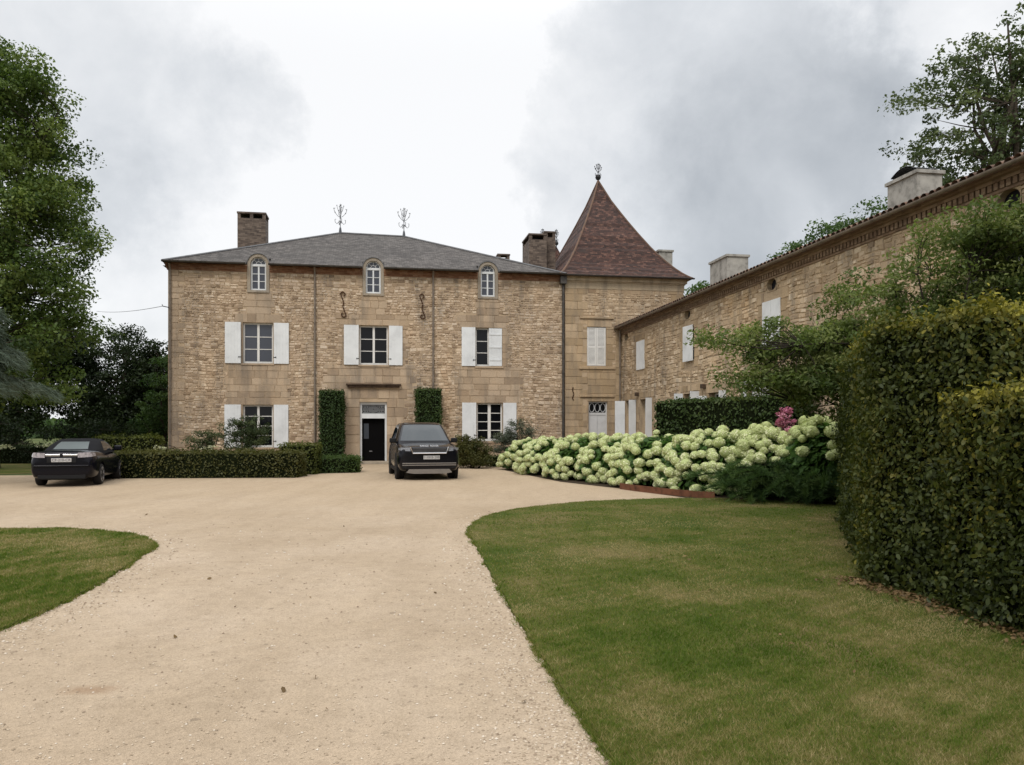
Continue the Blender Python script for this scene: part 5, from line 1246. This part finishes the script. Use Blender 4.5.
def wheel(parent, x, y, r, w, spokes=5):
    s = 1 if x > 0 else -1
    mb = MB(); mb.lathe([(r * .68, -w / 2), (r * .9, -w / 2), (r * .98, -w * .38), (r, -w * .2), (r, w * .2), (r * .98, w * .38), (r * .9, w / 2), (r * .68, w / 2)], 30, axis='x', c=(x, y, r))
    t = mb.build('wheel', MAT['rubber'], parent, smooth=True)
    mb = MB(); mb.lathe([(r * .7, s * w * .5 - s * .012), (r * .64, s * w * .47), (r * .62, s * w * .25), (0, s * w * .25)], 30, axis='x', c=(x, y, r), mat=1)
    mb.lathe([(r * .70, s * w * .46), (r * .71, s * w * .51), (r * .65, s * w * .51), (r * .64, s * w * .46)], 30, axis='x', c=(x, y, r))
    for k in range(spokes):
        a = 2 * math.pi * k / spokes + .3
        for da in (-.13, .13):
            p0 = Vector((x + s * w * .40, y + r * .1 * math.cos(a), r + r * .1 * math.sin(a))); p1 = Vector((x + s * w * .47, y + r * .66 * math.cos(a + da), r + r * .66 * math.sin(a + da))); mb.tube([p0, p1], r * .055, 6)
    mb.lathe([(r * .14, s * w * .36), (r * .14, s * w * .46), (0, s * w * .48)], 14, axis='x', c=(x, y, r)); mb.build('rim', [MAT['alloy'], MAT['plastic']], t)
    return t
def text_mesh(name, body, size, mat, parent, loc, rot, ext=.002):
    cu = bpy.data.curves.new(name, 'FONT'); cu.body = body; cu.size = size; cu.align_x = 'CENTER'; cu.align_y = 'CENTER'; cu.extrude = ext
    t = bpy.data.objects.new(name, cu); C.objects.link(t); dg = bpy.context.evaluated_depsgraph_get(); me = bpy.data.meshes.new_from_object(t.evaluated_get(dg)); bpy.data.objects.remove(t)
    me.materials.clear(); me.materials.append(mat); o = bpy.data.objects.new(name, me); C.objects.link(o); o.parent = parent; o.location = loc; o.rotation_euler = rot; return o
def plate(parent, name, x, y, z, w, h, txt, facing=-1):
    mb = MB(); mb.box(x - w / 2, x + w / 2, y - .008, y + .008, z - h / 2, z + h / 2, bev=.004); p = mb.build(name, MAT['plate_white'], parent)
    text_mesh('plate_lettering', txt, h * .95, MAT['plate_ink'], p, (x, y - .0095, z), (R(90), 0, 0), .001); return p

def mirror(parent, x, y, z, mat):
    s = 1 if x > 0 else -1; mb = MB(); mb.box(min(x, x + s * .22), max(x, x + s * .22), y - .06, y + .07, z, z + .16, bev=.035); mb.box(min(x - s * .1, x + s * .02), max(x - s * .1, x + s * .02), y - .02, y + .03, z - .01, z + .05)
    return mb.build('mirror', mat, parent, smooth=False)

# dark SUV, nose towards the drive (local -y is the front)
suv = empty('parked_suv', (-3.17, 27.6, 0), R(12.5), 'dark grey SUV parked nose out in front of the front door', 'car')
def sec(zt, wt, wm, wl, zb, crown=.02, zs=None):
    return [(0, zt + crown), (wt * .55, zt + crown * .7), (wt * .9, zt - .005), (wt, zt - .06), (wm, zt - .2), (wm, .62), (wm * .995, .46), (wl, zb + .06), (wl * .93, zb), (0, zb)]
st = [(-2.50, sec(1.00, .80, .82, .74, .36)), (-2.49, sec(1.02, .84, .88, .80, .33)), (-2.40, sec(1.06, .90, .965, .88, .28)), (-2.15, sec(1.10, .935, .995, .93, .25)), (-1.5, sec(1.15, .95, 1.0, .95, .25, .03)),
      (-1.0, sec(1.18, .955, 1.0, .95, .25)), (0, sec(1.18, .96, 1.0, .95, .25)), (1.4, sec(1.18, .95, 1.0, .95, .25)), (2.2, sec(1.17, .91, .98, .92, .28)), (2.42, sec(1.14, .86, .93, .86, .33)), (2.50, sec(1.08, .80, .86, .8, .38)), (2.51, sec(1.06, .78, .84, .78, .4))]
sb = loft_body(st, 'body', MAT['car_black'], suv, [(-1.52, .40), (1.48, .40)], .455, 1.0)
cabS = Cabin([(1.08, -1.28, 2.40, .945), (1.24, -1.10, 2.38, .92), (1.60, -.55, 2.25, .80), (1.76, -.28, 2.12, .735), (1.83, -.08, 1.98, .66), (1.865, .2, 1.7, .5)],
             [(0, 0, 0), (.35, 0, .012), (.66, 0, .05), (.88, 0, .13), (.97, 0, .24), (1, .2, .1), (1, .5, 0), (1, .75, 0), (.98, .96, 0), (.9, 1, -.02), (.5, 1, 0), (0, 1, 0)])
cabS.body('cabin', MAT['car_black'], suv)
cabS.patch('windscreen', MAT['car_glass'], suv, -.268, .268, 1.24, 1.765, .008, 12, 8, (.012, -.012))
for s in (-1, 1):
    for a, b in ((.43, .53), (.54, .625), (.635, .70)): cabS.patch('side_window', MAT['car_glass'], suv, s * a, s * b, 1.25, 1.68, .006)
cabS.patch('rear_window', MAT['car_glass'], suv, .84, 1.0, 1.25, 1.7, .006); cabS.patch('rear_window', MAT['car_glass'], suv, -1.0, -.84, 1.25, 1.7, .006)
for s in (-1, 1):
    for y in (-1.52, 1.48):
        wheel(suv, s * .86, y, .385, .27)
        mb = MB(); mb.lathe([(.455, -.05), (.475, -.05), (.475, .05), (.455, .05)], 28, axis='x', c=(s * .955, y, .40)); mb.v = [v for v in mb.v]; mb.build('wheel_arch', MAT['plastic'], suv)
    mirror(suv, s * .93, -.78, 1.17, MAT['plastic'])
    # headlamp wraps the corner
    mb = MB()
    mb.add([(s * .60, -2.512, .93), (s * .76, -2.50, .94), (s * .90, -2.42, .955), (s * .965, -2.28, .97), (s * .965, -2.26, 1.035), (s * .895, -2.40, 1.045), (s * .75, -2.485, 1.05), (s * .60, -2.50, 1.05)], ((0, 1, 6, 7), (1, 2, 5, 6), (2, 3, 4, 5)))
    mb.build('headlight', MAT['lamp_clear'], suv)
    for y0 in (-.15, .95):
        mb = MB(); mb.box(min(s * .995, s * 1.012), max(s * .995, s * 1.012), y0, y0 + .22, .90, .93, bev=.005); mb.build('door_handle', MAT['car_black'], suv)
    mb = MB(); mb.box(min(s * .93, s * 1.0), max(s * .93, s * 1.0), -1.0, 1.0, .24, .33, bev=.02); mb.build('side_sill', MAT['plastic'], suv)
mb = MB(); mb.prism([(-.58, 1.045), (.58, 1.045), (.53, .88), (-.53, .88)], -2.525, -2.48); gr_ = mb.build('grille', MAT['plastic'], suv)
mb = MB()
for k in range(3): mb.box(-.54, .54, -2.532, -2.526, .915 + k * .045, .93 + k * .045)
mb.build('grille_slats', MAT['zinc_light'], gr_)
mb = MB(); mb.tube([(-.605, -2.545, 1.07), (-.53, -2.552, .868), (.53, -2.552, .868), (.605, -2.545, 1.07)], .02, 6); mb.build('grille_trim', MAT['chrome'], gr_)
text_mesh('bonnet_lettering', 'RANGE  ROVER', .085, MAT['letter_silver'], suv, (0, -2.435, 1.095), (R(68), 0, 0))
plate(suv, 'number_plate', .07, -2.515, .73, .52, .115, '1-XKB-208')
for z in (.545, .485):
    mb = MB(); mb.box(-.86, .86, -2.512, -2.45, z - .016, z + .016, bev=.008); mb.build('bumper_trim', MAT['silver'], suv)
mb = MB(); mb.prism([(-.73, .25), (-.64, .36), (.64, .36), (.73, .25), (.5, .215), (-.5, .215)], -2.50, -2.30); mb.build('skid_plate', MAT['silver'], suv)
mb = MB(); mb.box(-.85, .85, -2.495, -2.44, .40, .455); mb.build('lower_intake', MAT['plastic'], suv)
mb = MB(); mb.box(-.7, .7, -1.9, 2.2, .22, .3); mb.build('underbody', MAT['plastic'], suv)

# convertible, tail towards the camera (local -y is the rear)
con = empty('parked_convertible', (-13.32, 24.45, 0), R(16.0), 'black convertible with its soft top up, parked tail out beside the long low hedge', 'car')
def sec2(zt, wt, wm, wl, zb, crown=.02):
    return [(0, zt + crown), (wt * .55, zt + crown * .8), (wt * .88, zt), (wt, zt - .05), (wm, zt - .22), (wm, .56), (wm * .99, .42), (wl, zb + .05), (wl * .92, zb), (0, zb)]
st = [(-2.28, sec2(.92, .60, .66, .60, .36)), (-2.26, sec2(.97, .68, .76, .70, .30)), (-2.12, sec2(1.02, .74, .84, .78, .24)), (-1.8, sec2(1.04, .77, .865, .82, .21)), (-1.1, sec2(1.02, .79, .875, .84, .20)), (0, sec2(.94, .80, .875, .84, .19)), (.9, sec2(.93, .78, .875, .84, .19)),
      (1.5, sec2(.88, .74, .865, .82, .2)), (2.0, sec2(.78, .66, .82, .76, .22)), (2.25, sec2(.70, .55, .70, .64, .26)), (2.32, sec2(.64, .45, .55, .52, .32))]
loft_body(st, 'body', MAT['car_navy'], con, [(-1.34, .33), (1.34, .33)], .365, .875)
con.scale = (.98, 1.0, .99)
# here the cabin runs rear (-y) to front (+y)
cabC = Cabin([(.92, -1.55, 1.15, .80), (1.02, -1.42, 1.0, .77), (1.19, -1.02, .66, .68), (1.295, -.68, .34, .60), (1.345, -.45, .16, .52), (1.362, -.2, .0, .36)],
             [(0, 0, 0), (.35, 0, .01), (.66, 0, .04), (.88, 0, .12), (.97, 0, .26), (1, .2, .1), (1, .5, 0), (1, .75, 0), (.98, .92, 0), (.86, 1, -.06), (.5, 1, -.01), (0, 1, 0)])
cabC.body('soft_top', MAT['soft_top'], con)
cabC.patch('rear_window', MAT['rear_glass_sky'], con, -.17, .17, 1.06, 1.27, .012, 8, 5)
cabC.patch('windscreen', MAT['car_glass'], con, .80, 1.0, 1.0, 1.34, .008); cabC.patch('windscreen', MAT['car_glass'], con, -1.0, -.80, 1.0, 1.34, .008)
for s in (-1, 1):
    cabC.patch('side_window', MAT['car_glass'], con, s * .47, s * .70, 1.0, 1.27, .006)
    for y in (-1.34, 1.34): wheel(con, s * .76, y, .315, .22)
    mirror(con, s * .82, .62, .97, MAT['car_navy'])
    mb = MB(); mb.add([(s * .42, -2.285, .845), (s * .62, -2.27, .85), (s * .76, -2.16, .86), (s * .83, -1.98, .88), (s * .80, -1.98, .97), (s * .73, -2.14, .99), (s * .60, -2.235, .99), (s * .42, -2.262, .98)], ((0, 1, 6, 7), (1, 2, 5, 6), (2, 3, 4, 5)))
    mb.v = [(x * 1.012, y - .028, z) for x, y, z in mb.v]; mb.build('tail_light', MAT['lamp_red'], con)
    mb = MB(); mb.box(min(s * .868, s * .886), max(s * .868, s * .886), -.35, -.15, .80, .825, bev=.004); mb.build('door_handle', MAT['chrome'], con)
mb = MB(); mb.box(-.42, .42, -2.292, -2.25, .885, .945, bev=.012); bt = mb.build('boot_trim', MAT['chrome'], con)
mb = MB(); mb.lathe([(0, 0), (.045, 0), (.045, .008), (0, .01)], 14, axis='z'); mb.v = [(x, -2.294 - z, .915 + y) for x, y, z in mb.v]; mb.build('badge', MAT['plastic'], bt)
mb = MB(); mb.box(-.38, .38, -2.296, -2.24, .70, .85, bev=.01); mb.build('plate_recess', MAT['plastic'], con)
plate(con, 'number_plate', 0, -2.302, .775, .52, .11, 'CF-210-CR')
mb = MB(); mb.box(-.72, .72, -2.31, -2.1, .59, .63, bev=.015); mb.build('bumper_trim', MAT['car_navy'], con)
mb = MB(); mb.box(-.62, .62, -2.27, -2.1, .23, .36, bev=.02); mb.build('rear_valance', MAT['plastic'], con)
mb = MB(); mb.box(-.6, .6, -1.9, 1.9, .19, .26); mb.build('underbody', MAT['plastic'], con)
